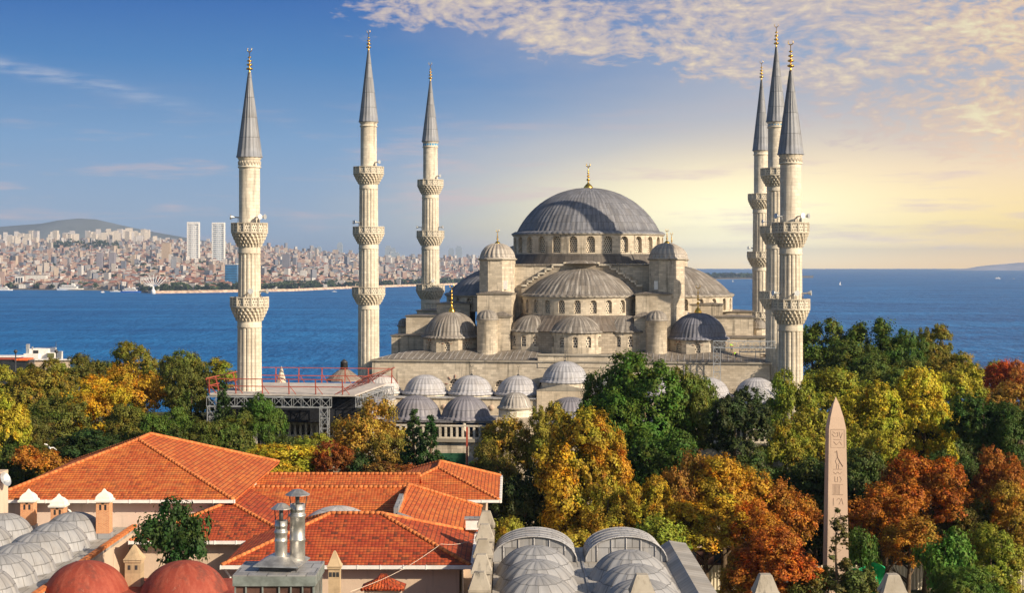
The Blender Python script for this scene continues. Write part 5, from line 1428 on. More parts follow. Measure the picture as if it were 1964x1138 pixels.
p = P(1655, 1105, 147)
gs = MB(); n = 8
vv = [(p.x - 2.0 + 4.0 * i / n, 147 + .5 * math.sin(i * 1.3 + j), 2.6 + 3.2 * j / n + .3 * math.sin(i + j)) for j in range(n + 1) for i in range(n + 1)]
gs.add(vv, [(j * (n + 1) + i, j * (n + 1) + i + 1, (j + 1) * (n + 1) + i + 1, (j + 1) * (n + 1) + i) for j in range(n) for i in range(n)])
tag(gs.build('green_tarpaulin', plain('green_net', (.02, .38, .15), .6, .3, 0, .3, 1)), 'bright green net hung behind the cedar sapling beside the obelisk', 'tarpaulin')
gh = empty('site_hoarding', (-6.6, 190, 0)); tag(gh, 'dark green hoarding beside a red post in front of the arcade wall', 'hoarding')
MB().box(-2.2, 1.0, 0, .15, 0, 11.2).build('green_board', M['green_hoard'], gh); MB().box(1.02, 1.25, -.1, .12, 0, 14.4).build('red_post', M['red_steel'], gh); MB().box(1.25, 3.4, -.1, .12, 0, 10.8).build('side_board', M['deck'], gh)

# ------------------------------------------------------------------ scaffolds
def truss(mb, a, b, w_=1.2, h=1.3, bay_=1.6, t_=.11):
    a = Vector(a); b = Vector(b); d = (b - a); L = d.length; n = max(2, int(L / bay_)); d.normalize()
    up = Vector((0, 0, 1)) if abs(d.z) < .9 else Vector((0, 1, 0)); sd_ = d.cross(up).normalized(); up2 = sd_.cross(d)
    cs = [sd_ * w_ / 2 * i + up2 * h / 2 * j for i, j in ((-1, -1), (1, -1), (1, 1), (-1, 1))]
    for c in cs: mb.bar(a + c, b + c, t_)
    for k in range(n + 1):
        p = a + d * (L * k / n)
        for i in range(4): mb.bar(p + cs[i], p + cs[(i + 1) % 4], t_ * .6)
        if k < n:
            q_ = a + d * (L * (k + 1) / n)
            for i in range(4):
                u_, v2 = (cs[i], cs[(i + 1) % 4]) if k % 2 else (cs[(i + 1) % 4], cs[i])
                mb.bar(p + u_, q_ + v2, t_ * .6)
sp = empty('scaffold_platform', (OX, OY, 0), -YAW); tag(sp, 'grey truss scaffold platform with red railings around the foot of the leftmost minaret', 'scaffold')
ua, ub, va, vb_ = MU(402, -5), MU(628, -5), -5.0, 14.0
zD = 17.45
MB().box(ua, ub + 3.6, va, vb_, zD - .25, zD).build('deck', M['deck'], sp)
tb = MB(); truss(tb, (ua, va - .7, zD - 1.0), (ub + .6, va - .7, zD - 1.0), 1.0, 1.25, 1.25); tb.build('truss_beam', M['metal'], sp)
tb = MB(); truss(tb, (ub + 4.2, va, zD - 1.0), (ub + 4.2, vb_, zD - 1.0), 1.0, 1.25, 1.4); tb.build('truss_beam', M['metal'], sp)
for u in (ua + .6, ub - .2):
    tb = MB(); truss(tb, (u, va - .7, 0), (u, va - .7, zD - 1.7), 1.0, 1.0, 1.3); tb.build('truss_tower', M['metal'], sp)
tb = MB(); truss(tb, (MU(668, 0), 8, 11.5), (MU(668, 0), 8, zD), .9, .9, 1.3); tb.build('truss_tower', M['metal'], sp)
MB().box(ua + .5, ub + 3.4, -3.4, -3.2, 13.7, zD - .27).box(ub + 3.2, ub + 3.4, -3.2, vb_ - 1, 13.7, zD - .27).build('dark_netting', M['black'], sp)
rl = MB()
def rail(p0, p1, lean, hts=(0, .95, 1.9), step=3.2):
    p0 = Vector(p0); p1 = Vector(p1); L = (p1 - p0).length; n = int(L / step); ln = Vector(lean)
    for h in hts[1:]: rl.bar(p0 + Vector((0, 0, h)) + ln * h, p1 + Vector((0, 0, h)) + ln * h, .11)
    for k in range(n + 1):
        p = p0 + (p1 - p0) * k / n; rl.bar(p, p + Vector((0, 0, hts[-1])) + ln * hts[-1], .13); rl.bar(p + ln * 2.0 * 0 + Vector((.9, 0, 0)), p + Vector((0, 0, hts[-1] * .6)) + ln, .08)
rail((ua, va, zD), (ub + 2.0, va, zD), (0, -.12, 0)); rail((ua, vb_, zD), (ub + 4.4, vb_, zD), (0, .12, 0), (0, 1.0, 2.1)); rail((ua, va, zD), (ua, vb_, zD), (-.25, 0, 0))
for k in range(7):
    v = va + (vb_ - va) * k / 6; rl.bar((ub + 1.0, v, zD), (ub + 4.9, v, zD + 2.3), .09)
for h in (0, .33, .66, 1): rl.bar((ub + 1.0 + 3.9 * h, va, zD + 2.3 * h), (ub + 1.0 + 3.9 * h, vb_, zD + 2.3 * h), .08)
rl.build('red_railing', M['red_steel'], sp)
uk = MU(660, 30)
MB().lathe(uk, 30, [(2.9, 16.6), (2.8, 16.8), (.9, 18.2), (.6, 18.3)], 12, smooth=False).build('wooden_tent_roof', M['lead_old'], sp, (1.1, .95, .85, 1))
MB().lathe(uk, 30, [(.6, 18.2), (.55, 19.3), (.62, 19.35), (.4, 19.6), (.12, 19.8), (0, 19.9)], 12).build('dark_lantern', M['dark_metal'], sp)
MB().lathe(MU(536, 14), 15, [(.8, 17.2), (.1, 19.6), (0, 19.7)], 8, smooth=False).build('small_stone_cone', M['stone_clean'], sp)
sg_ = empty('scaffold_gantry', (OX, OY, 0), -YAW); tag(sg_, 'silver truss gantry standing against the right end of the hall wall', 'scaffold')
uT = MU(1375, 71.5)
tb = MB(); truss(tb, (uT, 71.5, 11.3), (uT, 71.5, 19.9), 1.2, 1.2, 1.25); tb.build('truss_tower', M['metal'], sg_)
tb = MB(); truss(tb, (uT - .6, 71.5, 20.4), (MU(1487, 71.5), 71.5, 20.4), 1.2, 1.15, 1.3); tb.build('truss_beam', M['metal'], sg_)
tb = MB(); truss(tb, (uT + 4, 79, 19.2), (uT + 12.5, 79, 19.2), 1.0, 1.0, 1.0); 
for k in range(4): tb.bar((uT + 4 + 2.8 * k, 79, 17.2), (uT + 4 + 2.8 * k, 79, 19), .12)
tb.build('rear_truss', M['metal'], sg_)
pk = MB(); rnd = random.Random(5)
for k in range(16):
    x = uT + 7.5 + rnd.uniform(0, 3.5); pk.bar((x, 77 + rnd.uniform(-1, 1), 17.7 + .1 * k * .5), (x + rnd.uniform(.8, 2), 77.5 + rnd.uniform(-1, 1), 17.75 + .1 * k * .5), .14)
tag(pk.build('timber_pile', plain('sawn_timber', (.50, .26, .12), .8)), 'heap of sawn timber on the lead roof by the shadowed minaret', 'timber pile')
pk_o = COL.objects['timber_pile']; pk_o.location = (OX, OY, 0); pk_o.rotation_euler = (0, 0, -YAW)

# ------------------------------------------------------------------ two workers
def person(loc, rz, joints, label):
    root = empty('person', loc, rz); tag(root, label, 'person', 'workers on the mosque roof')
    names = list(joints); idx = {n: i for i, n in enumerate(names)}
    E_ = [('pelvis', 'waist'), ('waist', 'chest'), ('chest', 'neck'), ('neck', 'head'), ('head', 'crown'), ('chest', 'shL'), ('shL', 'elL'), ('elL', 'haL'), ('haL', 'fiL'), ('chest', 'shR'), ('shR', 'elR'), ('elR', 'haR'), ('haR', 'fiR'),
          ('pelvis', 'hiL'), ('hiL', 'knL'), ('knL', 'anL'), ('anL', 'toL'), ('pelvis', 'hiR'), ('hiR', 'knR'), ('knR', 'anR'), ('anR', 'toR')]
    rad = dict(pelvis=.15, waist=.135, chest=.16, neck=.06, head=.095, crown=.08, shL=.075, shR=.075, elL=.045, elR=.045, haL=.035, haR=.035, fiL=.025, fiR=.025, hiL=.095, hiR=.095, knL=.065, knR=.065, anL=.045, anR=.045, toL=.04, toR=.04)
    def skin(nm, es, gro, mt, sub=1):
        use = []
        for a, b in es:
            for n_ in (a, b):
                if n_ not in use: use.append(n_)
        me = bpy.data.meshes.new(nm); me.from_pydata([joints[n_] for n_ in use], [(use.index(a), use.index(b)) for a, b in es], [])
        o = bpy.data.objects.new(nm, me); COL.objects.link(o); o.parent = root
        md = o.modifiers.new('skin', 'SKIN'); md.use_smooth_shade = True
        if not me.skin_vertices: pass
        sv = me.skin_vertices[0].data
        for i, n_ in enumerate(use): r = rad[n_] * gro; sv[i].radius = (r, r); sv[i].use_root = (i == 0)
        o.modifiers.new('sub', 'SUBSURF').levels = sub
        me.materials.append(mt); return o
    bpy_body = skin('body', E_, 1.0, M['skin'])
    return root, skin
def dress(root, skin):
    skin('jacket', [('waist', 'chest'), ('chest', 'shL'), ('shL', 'elL'), ('chest', 'shR'), ('shR', 'elR')], 1.22, M['hivis'])
    skin('trousers', [('pelvis', 'hiL'), ('hiL', 'knL'), ('knL', 'anL'), ('pelvis', 'hiR'), ('hiR', 'knR'), ('knR', 'anR')], 1.25, M['trousers'])
def put_person(px, v, z, rz, J, label):
    u = MU(px, v); wx, wy = MW(u, v)
    me_ok = True
    try:
        r_, s_ = person((wx, wy, z), rz, J, label); dress(r_, s_)
    except Exception as ex: print('person failed', ex)
bend = dict(pelvis=(0, 0, .92), waist=(.16, 0, 1.02), chest=(.42, 0, 1.08), neck=(.58, 0, 1.05), head=(.70, 0, 1.02), crown=(.82, 0, .98), shL=(.44, .18, 1.06), elL=(.52, .22, .78), haL=(.62, .18, .54), fiL=(.66, .17, .46), shR=(.44, -.18, 1.06), elR=(.50, -.24, .80), haR=(.66, -.2, .60), fiR=(.72, -.19, .53), hiL=(0, .1, .86), knL=(.06, .14, .46), anL=(-.02, .16, .08), toL=(.16, .18, .04), hiR=(0, -.1, .86), knR=(.1, -.13, .47), anR=(.04, -.16, .08), toR=(.22, -.18, .04))
stand = dict(pelvis=(0, 0, .95), waist=(0, 0, 1.12), chest=(.02, 0, 1.34), neck=(.03, 0, 1.5), head=(.06, 0, 1.62), crown=(.05, 0, 1.72), shL=(.01, .2, 1.42), elL=(.04, .27, 1.14), haL=(.2, .25, .95), fiL=(.27, .24, .92), shR=(.01, -.2, 1.42), elR=(.03, -.28, 1.14), haR=(.2, -.27, .98), fiR=(.28, -.26, .97), hiL=(0, .1, .88), knL=(.03, .12, .48), anL=(-.02, .13, .08), toL=(.16, .14, .04), hiR=(0, -.1, .88), knR=(.02, -.12, .48), anR=(-.04, -.13, .08), toR=(.14, -.15, .04))
def tz(px, v): return terr(MU(px, v), v)
put_person(1412, 76.5, tz(1412, 76.5) + .02, 3.6, bend, 'worker in yellow-green jacket bending over on the lead roof')
put_person(1403, 85.5, tz(1403, 85.5) + .02, -1.2, stand, 'worker in yellow-green jacket standing upright farther back on the roof')

# seagull over the left trees
gu = empty('seagull', P(95, 862, 140)); tag(gu, 'white and grey seagull gliding over the orange-red bush', 'seagull')
bm_ = MB(); bm_.tube([(-.28, 0, 0), (-.2, 0, .01), (0, 0, 0), (.16, 0, .02), (.24, 0, .05), (.3, 0, .04)], [.02, .05, .085, .06, .045, .01], 8)
bm_.build('body', M['gull'], gu)
for s in (-1, 1):
    MB().add([(.1, 0, .03), (.14, s * .35, .2), (.02, s * .7, .14), (-.1, s * .68, .12), (-.1, s * .3, .17), (-.1, 0, .03), (.1, 0, .0), (-.1, 0, .0)], [(0, 1, 4, 5), (1, 2, 3, 4), (5, 4, 1, 0)], None).build('wing', M['gull'], gu)
gu.rotation_euler = (.5, -.3, 2.2); gu.scale = (1.0, 1.0, 1.0)

# white roof-top house with awnings behind the left trees
rh = empty('rooftop_house', (P(80, 690, 330).x, 330, 0)); tag(rh, 'white roof-top house with vents and antennas above the left trees', 'house')
def pz(py, D): return CAMH - (py - 512) / F * D
k = 330 / F
MB().box(-35 * k, -7 * k, 0, 6, 0, pz(681, 330)).box(-27 * k, 10 * k, 1, 7, 0, pz(672, 330)).box(10.05 * k, 25 * k, 0, 6, 0, pz(679, 330)).build('wall', M['white'], rh)
MB().box(-19 * k, -9 * k, .9, 1.02, pz(681, 330), pz(675, 330)).build('window', M['glass_dark'], rh)
MB().box(-33 * k, -28 * k, 1, 2, pz(681, 330), pz(663, 330)).box(-22 * k, -20 * k, 1, 1.4, pz(674, 330), pz(668, 330)).build('vent_stack', M['metal'], rh)
MB().box(11 * k, 24 * k, -.1, -.01, pz(688, 330), pz(680, 330)).build('olive_shutter', plain('olive_sheet', (.14, .15, .07)), rh)
MB().tube([(22 * k, 2, pz(679, 330)), (22 * k, 2, pz(659, 330))], .06, 5).build('antenna', M['metal'], rh)
MB().box(-5 * k, 60 * k, -3, -2, 0, pz(692, 330)).build('terrace', M['plaster'], rh)
MB().box(-8 * k, 62 * k, -3.4, -1.5, pz(692, 330) + .01, pz(690, 330)).build('terrace_awning', plain('white_awning', (.75, .72, .70)), rh)
aw = empty('striped_awning', (P(15, 690, 322).x, 322, 0)); tag(aw, 'red and white awning with glass front at the left edge above the trees', 'awning'); k = 322 / F
MB().box(-40 * k, 21 * k, 0, 5, pz(688, 322), pz(686, 322)).build('white_cover', M['white'], aw); MB().box(-40 * k, 12 * k, -.2, 4, pz(692, 322), pz(689, 322)).build('red_cover', M['red_steel'], aw)
MB().box(14 * k, 38 * k, -.3, 4, pz(694, 322), pz(690.5, 322)).build('orange_cover', plain('orange_canvas', (.75, .16, .05)), aw)
MB().box(-40 * k, 40 * k, .1, 4, 0, pz(693, 322)).build('glass_front', M['glass_dark'], aw)
for px, lb in ((30, 'dark lamp post in front of the red and white awning'), (108, 'dark lamp post right of the white roof-top house')):
    lp = empty('street_lamp', (P(px, 690, 316).x, 316, 0)); tag(lp, lb, 'lamp post', 'dark lamp posts by the sea')
    MB().tube([(0, 0, 0), (0, 0, pz(680, 316))], .12, 8).build('post', M['dark_metal'], lp); MB().lathe(0, 0, [(.15, pz(680, 316)), (.35, pz(678, 316)), (.38, pz(675, 316)), (.1, pz(673, 316))], 10).build('lamp_head', M['dark_metal'], lp)
# ------------------------------------------------------------------ the far shore: terrain, city, boats, haze
def shore_y(x):
    """distance of the far shoreline for a given px (photo column)"""
    pts = [(-900, 4700), (0, 4560), (200, 4400), (295, 3950), (420, 4100), (560, 4300), (740, 5100), (870, 5700), (1000, 6200), (1200, 7200), (1330, 8000), (1480, 8400), (1530, 8900)]
    for (a, da), (b, db) in zip(pts[:-1], pts[1:]):
        if x <= b: return da + (db - da) * max(0, (x - a)) / (b - a)
    return 9000
def interp(pts, x):
    if x <= pts[0][0]: return pts[0][1]
    for (a, va), (b, vb) in zip(pts[:-1], pts[1:]):
        if x <= b: return va + (vb - va) * (x - a) / (b - a)
    return pts[-1][1]
# skyline row of the land at 9.5 km, per photo column
def ridge_py(x): return interp([(-900, 462), (0, 469), (120, 465), (300, 466), (400, 472), (500, 482), (620, 492), (760, 500), (900, 503), (1000, 504), (1100, 508), (1250, 513), (1530, 528)], x)
def land_h(px, D):
    """height above the sea"""
    s = shore_y(px)
    if D < s: return -3.0
    H70 = CAMH - SEA
    top = H70 + (512 - ridge_py(px)) * 9500 / F
    t_ = min(1, (D - s) / max(1500, 9500 - s))
    e = t_ * t_ * (3 - 2 * t_) * .35 + t_ * .65
    bumpy = 10 * math.sin(px * .031 + D * .0011) * math.sin(D * .0023 + px * .012) * t_
    return max(2.0, 3 + (max(top, 12) - 3) * e + bumpy) if D < 9600 else max(2.0, (3 + (top - 3)) * (1 - (D - 9600) / 9000) + 0) if D < 18000 else 0
tp = MB(); cols = list(range(-400, 1561, 28)); n = 46
vv = []
for j in range(n + 1):
    for px in cols:
        s = shore_y(px); far = 9600 if px < 1260 else 9600
        D = s + (11500 - s) * (j - 1) / (n - 1) if j > 0 else s
        h = -3.0 if j == 0 else (1.5 if j == 1 else land_h(px, D))
        if px > 1250: h = min(h, 7) * (1 if D < s + 900 else -1)
        vv.append(((px - 982) / F * D, D + (6 if j == 1 else 0), SEA + h))
nc_ = len(cols)
tp.add(vv, [(j * nc_ + i, j * nc_ + i + 1, (j + 1) * nc_ + i + 1, (j + 1) * nc_ + i) for j in range(n) for i in range(nc_ - 1)], None, True)
tag(tp.build('far_terrain', plain('far_land', (.20, .17, .13), .95, .1, 0, .4, .004)), kind='structure')
# distant hills
def hill(name, pts, D, depth, c):
    m_ = MB(); k = len(pts); v = []
    for r_, (dd, sc) in enumerate(((-depth, 0), (-depth * .4, .6), (0, 1), (depth * .5, .6), (depth, 0))):
        for px, py in pts:
            zt_ = (CAMH + (512 - py) / F * D) - SEA; v.append(((px - 982) / F * D, D + dd, SEA + zt_ * sc - (5 if sc == 0 else 0)))
    m_.add(v, [(j * k + i, j * k + i + 1, (j + 1) * k + i + 1, (j + 1) * k + i) for j in range(4) for i in range(k - 1)], None, True)
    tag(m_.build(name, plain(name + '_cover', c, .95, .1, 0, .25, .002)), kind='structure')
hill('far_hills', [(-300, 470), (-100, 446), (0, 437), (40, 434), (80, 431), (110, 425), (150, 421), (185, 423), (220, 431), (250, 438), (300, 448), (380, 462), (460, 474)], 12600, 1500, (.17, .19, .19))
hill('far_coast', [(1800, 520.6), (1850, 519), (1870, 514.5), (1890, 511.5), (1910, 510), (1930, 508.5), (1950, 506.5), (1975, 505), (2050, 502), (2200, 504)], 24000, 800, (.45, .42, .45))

# facade material: rows of windows, colour per building
def facade(name, use_attr):
    m, t, b, o = newmat(name); setb(b, .8, .3)
    uv = t.n('ShaderNodeTexCoord').outputs['UV']
    if use_attr:
        a_ = t.n('ShaderNodeAttribute'); a_.attribute_name = 'col'; c = a_.outputs['Color']
    else: c = ocol(t)
    sp_ = t.n('ShaderNodeSeparateXYZ'); t.link(uv, sp_.inputs[0])
    fu = t.m('FRACT', t.m('DIVIDE', sp_.outputs[0], 4.2)); fv = t.m('FRACT', t.m('DIVIDE', sp_.outputs[1], 3.1))
    win = t.m('MULTIPLY', t.m('GREATER_THAN', fu, .45), t.m('GREATER_THAN', fv, .48))
    t.link(t.mix(t.m('MULTIPLY', win, .8), c, (.07, .075, .09, 1)), b.inputs['Base Color'])
    return m
M['facade'] = facade('city_facade', False); M['facade_a'] = facade('city_facade_mass', True)
M['city_roof'] = plain('city_red_roofs', (.30, .14, .10), .85, .2, 0, .3, .02); M['flat_roof'] = plain('city_flat_roofs', (.42, .38, .36), .85, .2, 0, .3, .02)
rg_ = random.Random(99)
WC = [(.52, .46, .40), (.50, .40, .32), (.42, .38, .35), (.62, .58, .55), (.42, .29, .23), (.55, .44, .34), (.26, .27, .31), (.46, .33, .28), (.66, .64, .62), (.34, .33, .34), (.20, .22, .27)]
def bldg_mesh(w_, d_, h_, roof):
    mb = MB(); mb.box(-w_ / 2, w_ / 2, -d_ / 2, d_ / 2, -12, h_)
    rf_i = len(mb.f)
    if roof == 'hip':
        e = 1.0; a, b, c, d = (-w_ / 2 - e, -d_ / 2 - e, h_ + .05), (w_ / 2 + e, -d_ / 2 - e, h_ + .05), (w_ / 2 + e, d_ / 2 + e, h_ + .05), (-w_ / 2 - e, d_ / 2 + e, h_ + .05)
        hh = min(w_, d_) / 2; z = h_ + hh * .5
        if w_ >= d_: p, q = (-w_ / 2 + hh, 0, z), (w_ / 2 - hh, 0, z); mb.poly([a, b, q, p]).poly([b, c, q]).poly([c, d, p, q]).poly([d, a, p])
        else: p, q = (0, -d_ / 2 + hh, z), (0, d_ / 2 - hh, z); mb.poly([a, b, p]).poly([b, c, q, p]).poly([c, d, q]).poly([d, a, p, q])
    else:
        mb.box(-w_ * .2, w_ * .15, -d_ * .2, d_ * .2, h_ + .02, h_ + 3)
    return mb, rf_i
protos = []
for i in range(14):
    w_ = rg_.uniform(12, 26); d_ = rg_.uniform(11, 18); h_ = rg_.choice((8, 10, 12, 14, 16, 18)); rf = 'hip' if i % 3 else 'flat'
    mb, ri = bldg_mesh(w_, d_, h_, rf)
    o = mb.build('apartment_house', M['facade']); o.data.materials.append(M['city_roof'] if rf == 'hip' else M['flat_roof'])
    for k, p in enumerate(o.data.polygons):
        if k >= ri or k == 1: p.material_index = 1
    protos.append((o.data, rf, h_)); bpy.data.objects.remove(o)
spots = []
for _ in range(14000):
    px = rg_.uniform(-120, 1010); s = shore_y(px); D = s + 60 + (9400 - s) * rg_.random() ** 1.25
    if px > 880 and rg_.random() < .4: continue
    spots.append((D, px))
spots.sort()
taken = {}; sp2 = []
for D, px in spots:
    x = (px - 982) / F * D; key = (int(x / 19), int(D / 42))
    if key in taken: continue
    if 300 < px < 480 and D < shore_y(px) + 330 and rg_.random() < .75: continue      # promenade park
    if 470 < px < 900 and D < shore_y(px) + 420 and rg_.random() < .85: continue      # shoreline wood
    taken[key] = 1; sp2.append((D, px, x))
ind = [s_ for s_ in sp2][:285]; rest = sp2[285:]
LB = {'hip': 'pale apartment house with red hipped roof near the far shore', 'flat': 'pale flat-roofed apartment block near the far shore'}
for i, (D, px, x) in enumerate(ind):
    me, rf, h_ = protos[rg_.randrange(len(protos))]
    o = bpy.data.objects.new('apartment_house', me); COL.objects.link(o)
    o.location = (x, D, SEA + land_h(px, D)); o.rotation_euler = (0, 0, rg_.uniform(-.5, .5)); sc_ = rg_.uniform(.8, 1.15); o.scale = (sc_, sc_, sc_ * rg_.uniform(.8, 1.2))
    o.color = (*rg_.choice(WC), 1)
    tag(o, LB[rf], 'apartment house', 'red roofed apartment houses by the far shore' if rf == 'hip' else 'flat roofed apartment blocks by the far shore')
# the rest of the city as one mass
V = []; Fc = []; UVs = []; MI = []; CL = []
def add_b(x, y, z, w_, d_, h_, rot, col, hip):
    b0 = len(V); c, s = math.cos(rot), math.sin(rot)
    def T_(px_, py_, pz_): return (x + px_ * c - py_ * s, y + px_ * s + py_ * c, z + pz_)
    for zz in (-12, h_):
        for a, b in ((-1, -1), (1, -1), (1, 1), (-1, 1)): V.append(T_(a * w_ / 2, b * d_ / 2, zz))
    for (i, j, L) in ((0, 1, w_), (1, 2, d_), (2, 3, w_), (3, 0, d_)):
        Fc.append((b0 + i, b0 + j, b0 + 4 + j, b0 + 4 + i)); UVs.extend([0, 0, L, 0, L, h_ + 12, 0, h_ + 12]); MI.append(0); CL.append(col)
    if hip:
        hh = min(w_, d_) / 2; V.append(T_(-w_ / 2 + hh, 0, h_ + hh * .5)); V.append(T_(w_ / 2 - hh, 0, h_ + hh * .5)); p, q = b0 + 8, b0 + 9
        for f in ((b0 + 4, b0 + 5, q, p), (b0 + 6, b0 + 7, p, q)): Fc.append(f); UVs.extend([0] * 8); MI.append(1); CL.append(col)
        for f in ((b0 + 5, b0 + 6, q), (b0 + 7, b0 + 4, p)): Fc.append(f); UVs.extend([0] * 6); MI.append(1); CL.append(col)
    else: Fc.append((b0 + 4, b0 + 5, b0 + 6, b0 + 7)); UVs.extend([0] * 8); MI.append(2); CL.append(col)
for D, px, x in rest:
    far = (D - 4500) / 5000; hip = rg_.random() < .62 - .3 * far
    h_ = rg_.choice((9, 11, 13, 16, 20)) * (1 + .15 * far)
    if rg_.random() < .09 + .10 * far: h_ *= rg_.uniform(1.5, 2.3); hip = False
    w_ = rg_.uniform(10, 23); d_ = rg_.uniform(11, 18)
    if h_ > 30: w_ = rg_.uniform(12, 19)
    add_b(x, D, SEA + land_h(px, D), w_, d_, h_, rg_.uniform(-.6, .6), rg_.choice(WC), hip)
# ranks of tall estate towers on the ridge at the left
for k in range(90):
    px = rg_.uniform(-60, 300) if k < 100 else rg_.uniform(300, 620); D = rg_.uniform(8300, 9500); add_b((px - 982) / F * D, D, SEA + land_h(px, D), rg_.uniform(20, 34), 22, rg_.uniform(40, 78), rg_.uniform(-.3, .3), (.74, .66, .56) if rg_.random() < .7 else (.66, .62, .6), False)
me = bpy.data.meshes.new('city_mass'); me.from_pydata(V, [], Fc); u_l = me.uv_layers.new(name='UVMap'); u_l.data.foreach_set('uv', [float(x) for x in UVs])
ca = me.attributes.new('col', 'FLOAT_COLOR', 'FACE'); ca.data.foreach_set('color', [c for q_ in CL for c in (*q_, 1.0)])
for m_ in (M['facade_a'], M['city_roof'], M['flat_roof']): me.materials.append(m_)
me.polygons.foreach_set('material_index', MI); me.update()
o = bpy.data.objects.new('distant_city', me); COL.objects.link(o); tag(o, 'dense hazy city of pale blocks and red roofs covering the hills across the water', 'city', kind='stuff')
# farthest skyline towers, faint in the haze
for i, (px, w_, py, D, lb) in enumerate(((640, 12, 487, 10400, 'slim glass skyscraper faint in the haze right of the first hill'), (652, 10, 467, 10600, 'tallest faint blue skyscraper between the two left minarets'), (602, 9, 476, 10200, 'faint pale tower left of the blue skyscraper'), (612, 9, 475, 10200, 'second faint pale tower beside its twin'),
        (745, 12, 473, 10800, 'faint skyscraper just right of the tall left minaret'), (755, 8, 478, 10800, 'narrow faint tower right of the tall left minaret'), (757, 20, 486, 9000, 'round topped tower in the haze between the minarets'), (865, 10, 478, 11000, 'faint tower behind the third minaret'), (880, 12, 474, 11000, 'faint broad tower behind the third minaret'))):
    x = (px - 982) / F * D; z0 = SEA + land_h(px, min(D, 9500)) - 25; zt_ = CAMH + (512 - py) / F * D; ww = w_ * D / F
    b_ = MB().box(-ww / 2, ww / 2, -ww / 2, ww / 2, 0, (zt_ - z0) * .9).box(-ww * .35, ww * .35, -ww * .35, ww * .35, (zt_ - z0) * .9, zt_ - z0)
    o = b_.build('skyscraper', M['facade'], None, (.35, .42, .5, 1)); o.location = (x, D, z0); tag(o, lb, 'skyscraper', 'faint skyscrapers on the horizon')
# the pair of tall towers
for px, w_, py, pb, lb, c in ((371.5, 22, 430, 491, 'left twin tower, white ribbed slab standing tall over the far city', (.86, .88, .90)), (419.5, 23, 431, 491, 'right twin tower, blue glass side and white front, over the far city', (.62, .70, .78))):
    D = 6300; x = (px - 982) / F * D; z0 = SEA + land_h(px, D) - 15; zt_ = CAMH + (512 - py) / F * D; ww = w_ * D / F; root = empty('twin_tower', (x, D, z0)); tag(root, lb, 'tower', 'pair of modern towers')
    Hh = zt_ - z0; mb = MB(); n = 10; prof = [(-ww / 2 + ww * i / n, -9 - 7 * math.sin(PI * i / n)) for i in range(n + 1)]
    for i in range(n):
        (xa, ya), (xb, yb) = prof[i], prof[i + 1]
        mb.quad((xa, ya, 0), (xb, yb, 0), (xb, yb, Hh), (xa, ya, Hh)); mb.quad((xb, -yb, 0), (xa, -ya, 0), (xa, -ya, Hh), (xb, -yb, Hh))
    mb.quad((-ww / 2, 9, 0), (-ww / 2, -9, 0), (-ww / 2, -9, Hh), (-ww / 2, 9, Hh)); mb.quad((ww / 2, -9, 0), (ww / 2, 9, 0), (ww / 2, 9, Hh), (ww / 2, -9, Hh))
    mb.add([(a, b, Hh) for a, b in prof] + [(a, -b, Hh) for a, b in prof[::-1]], [tuple(range(2 * n + 2))])
    mb.build('glass_body', M['facade'], root, (*c, 1))
    rb_ = MB()
    for k in range(0, int(Hh), 8): rb_.box(-ww / 2 - .5, ww / 2 + .5, -17.5, -16.2, k, k + 2.6)
    rb_.box(-ww / 2 - .8, -ww / 2 + 1.5, -17, 9, 0, Hh + 4); rb_.box(ww / 2 - 1.5, ww / 2 + .8, -17, 9, 0, Hh + 4); rb_.box(-ww / 2, ww / 2, -17.2, -15, Hh - 2, Hh + 4)
    rb_.build('white_frame', M['white'], root)
def far_box(name, px, w_, pyt, D, dep, mt, col, label, cat, group=None, parts=None):
    x = (px - 982) / F * D; z0 = SEA + max(2, land_h(px, D)); zt_ = CAMH + (512 - pyt) / F * D; ww = w_ * D / F
    root = empty(name, (x, D, z0)); tag(root, label, cat, group); H = zt_ - z0
    MB().box(-ww / 2, ww / 2, 0, dep, -6, H).build('wall', M[mt], root, (*col, 1)); MB().box(-ww / 2 - 1, ww / 2 + 1, -1, dep + 1, H + .01, H + 1.6).build('roof', M['flat_roof'], root)
    if parts:
        pm_ = MB()
        for (a, b, c, d) in parts: pm_.box(-ww / 2 + ww * a, -ww / 2 + ww * b, -.8, -.1, H * c, H * d)
        pm_.build('window_band', M['glass_dark'], root)
    return root
M['blue_glass'] = plain('blue_glass', (.03, .16, .36), .25, .5, 0, .2, .05)
far_box('office_block', 443, 23, 510, 4400, 40, 'blue_glass', (1, 1, 1), 'blue glass office block just left of the leftmost minaret on the far shore', 'office block', None, [(.0, 1, k / 9 + .03, k / 9 + .05) for k in range(1, 9)])
far_box('office_block', 37, 16, 532, 4660, 20, 'white', (1, 1, 1), 'white block with tall dark window strips on the left waterfront', 'office block', None, [(.1 + .3 * k, .28 + .3 * k, .1, .85) for k in range(3)])
far_box('waterfront_building', 290, 42, 534, 4300, 20, 'facade', (.78, .74, .7), 'broad pale waterfront building with a red and dark right wing behind the white antenna', 'building', None, [(.35, .6, .1, .8)])
far_box('waterfront_building', 308, 14, 533, 4280, 20, 'city_roof', (1, 1, 1), 'small red-fronted building by the white fan-shaped mast', 'building', None, [(.3, .8, .3, .8)])
far_box('waterfront_building', 68, 40, 530, 4750, 22, 'facade', (.8, .77, .72), 'white waterfront building with long rows of windows at the left', 'building')
far_box('waterfront_building', 100, 26, 545, 4620, 15, 'facade', (.5, .42, .34), 'low brown waterfront station building at the left', 'building')
far_box('waterfront_building', 620, 50, 546, 4700, 20, 'white', (1, 1, 1), 'long low white building by the shoreline wood between the minarets', 'building', None, [(.05, .95, .3, .6)])
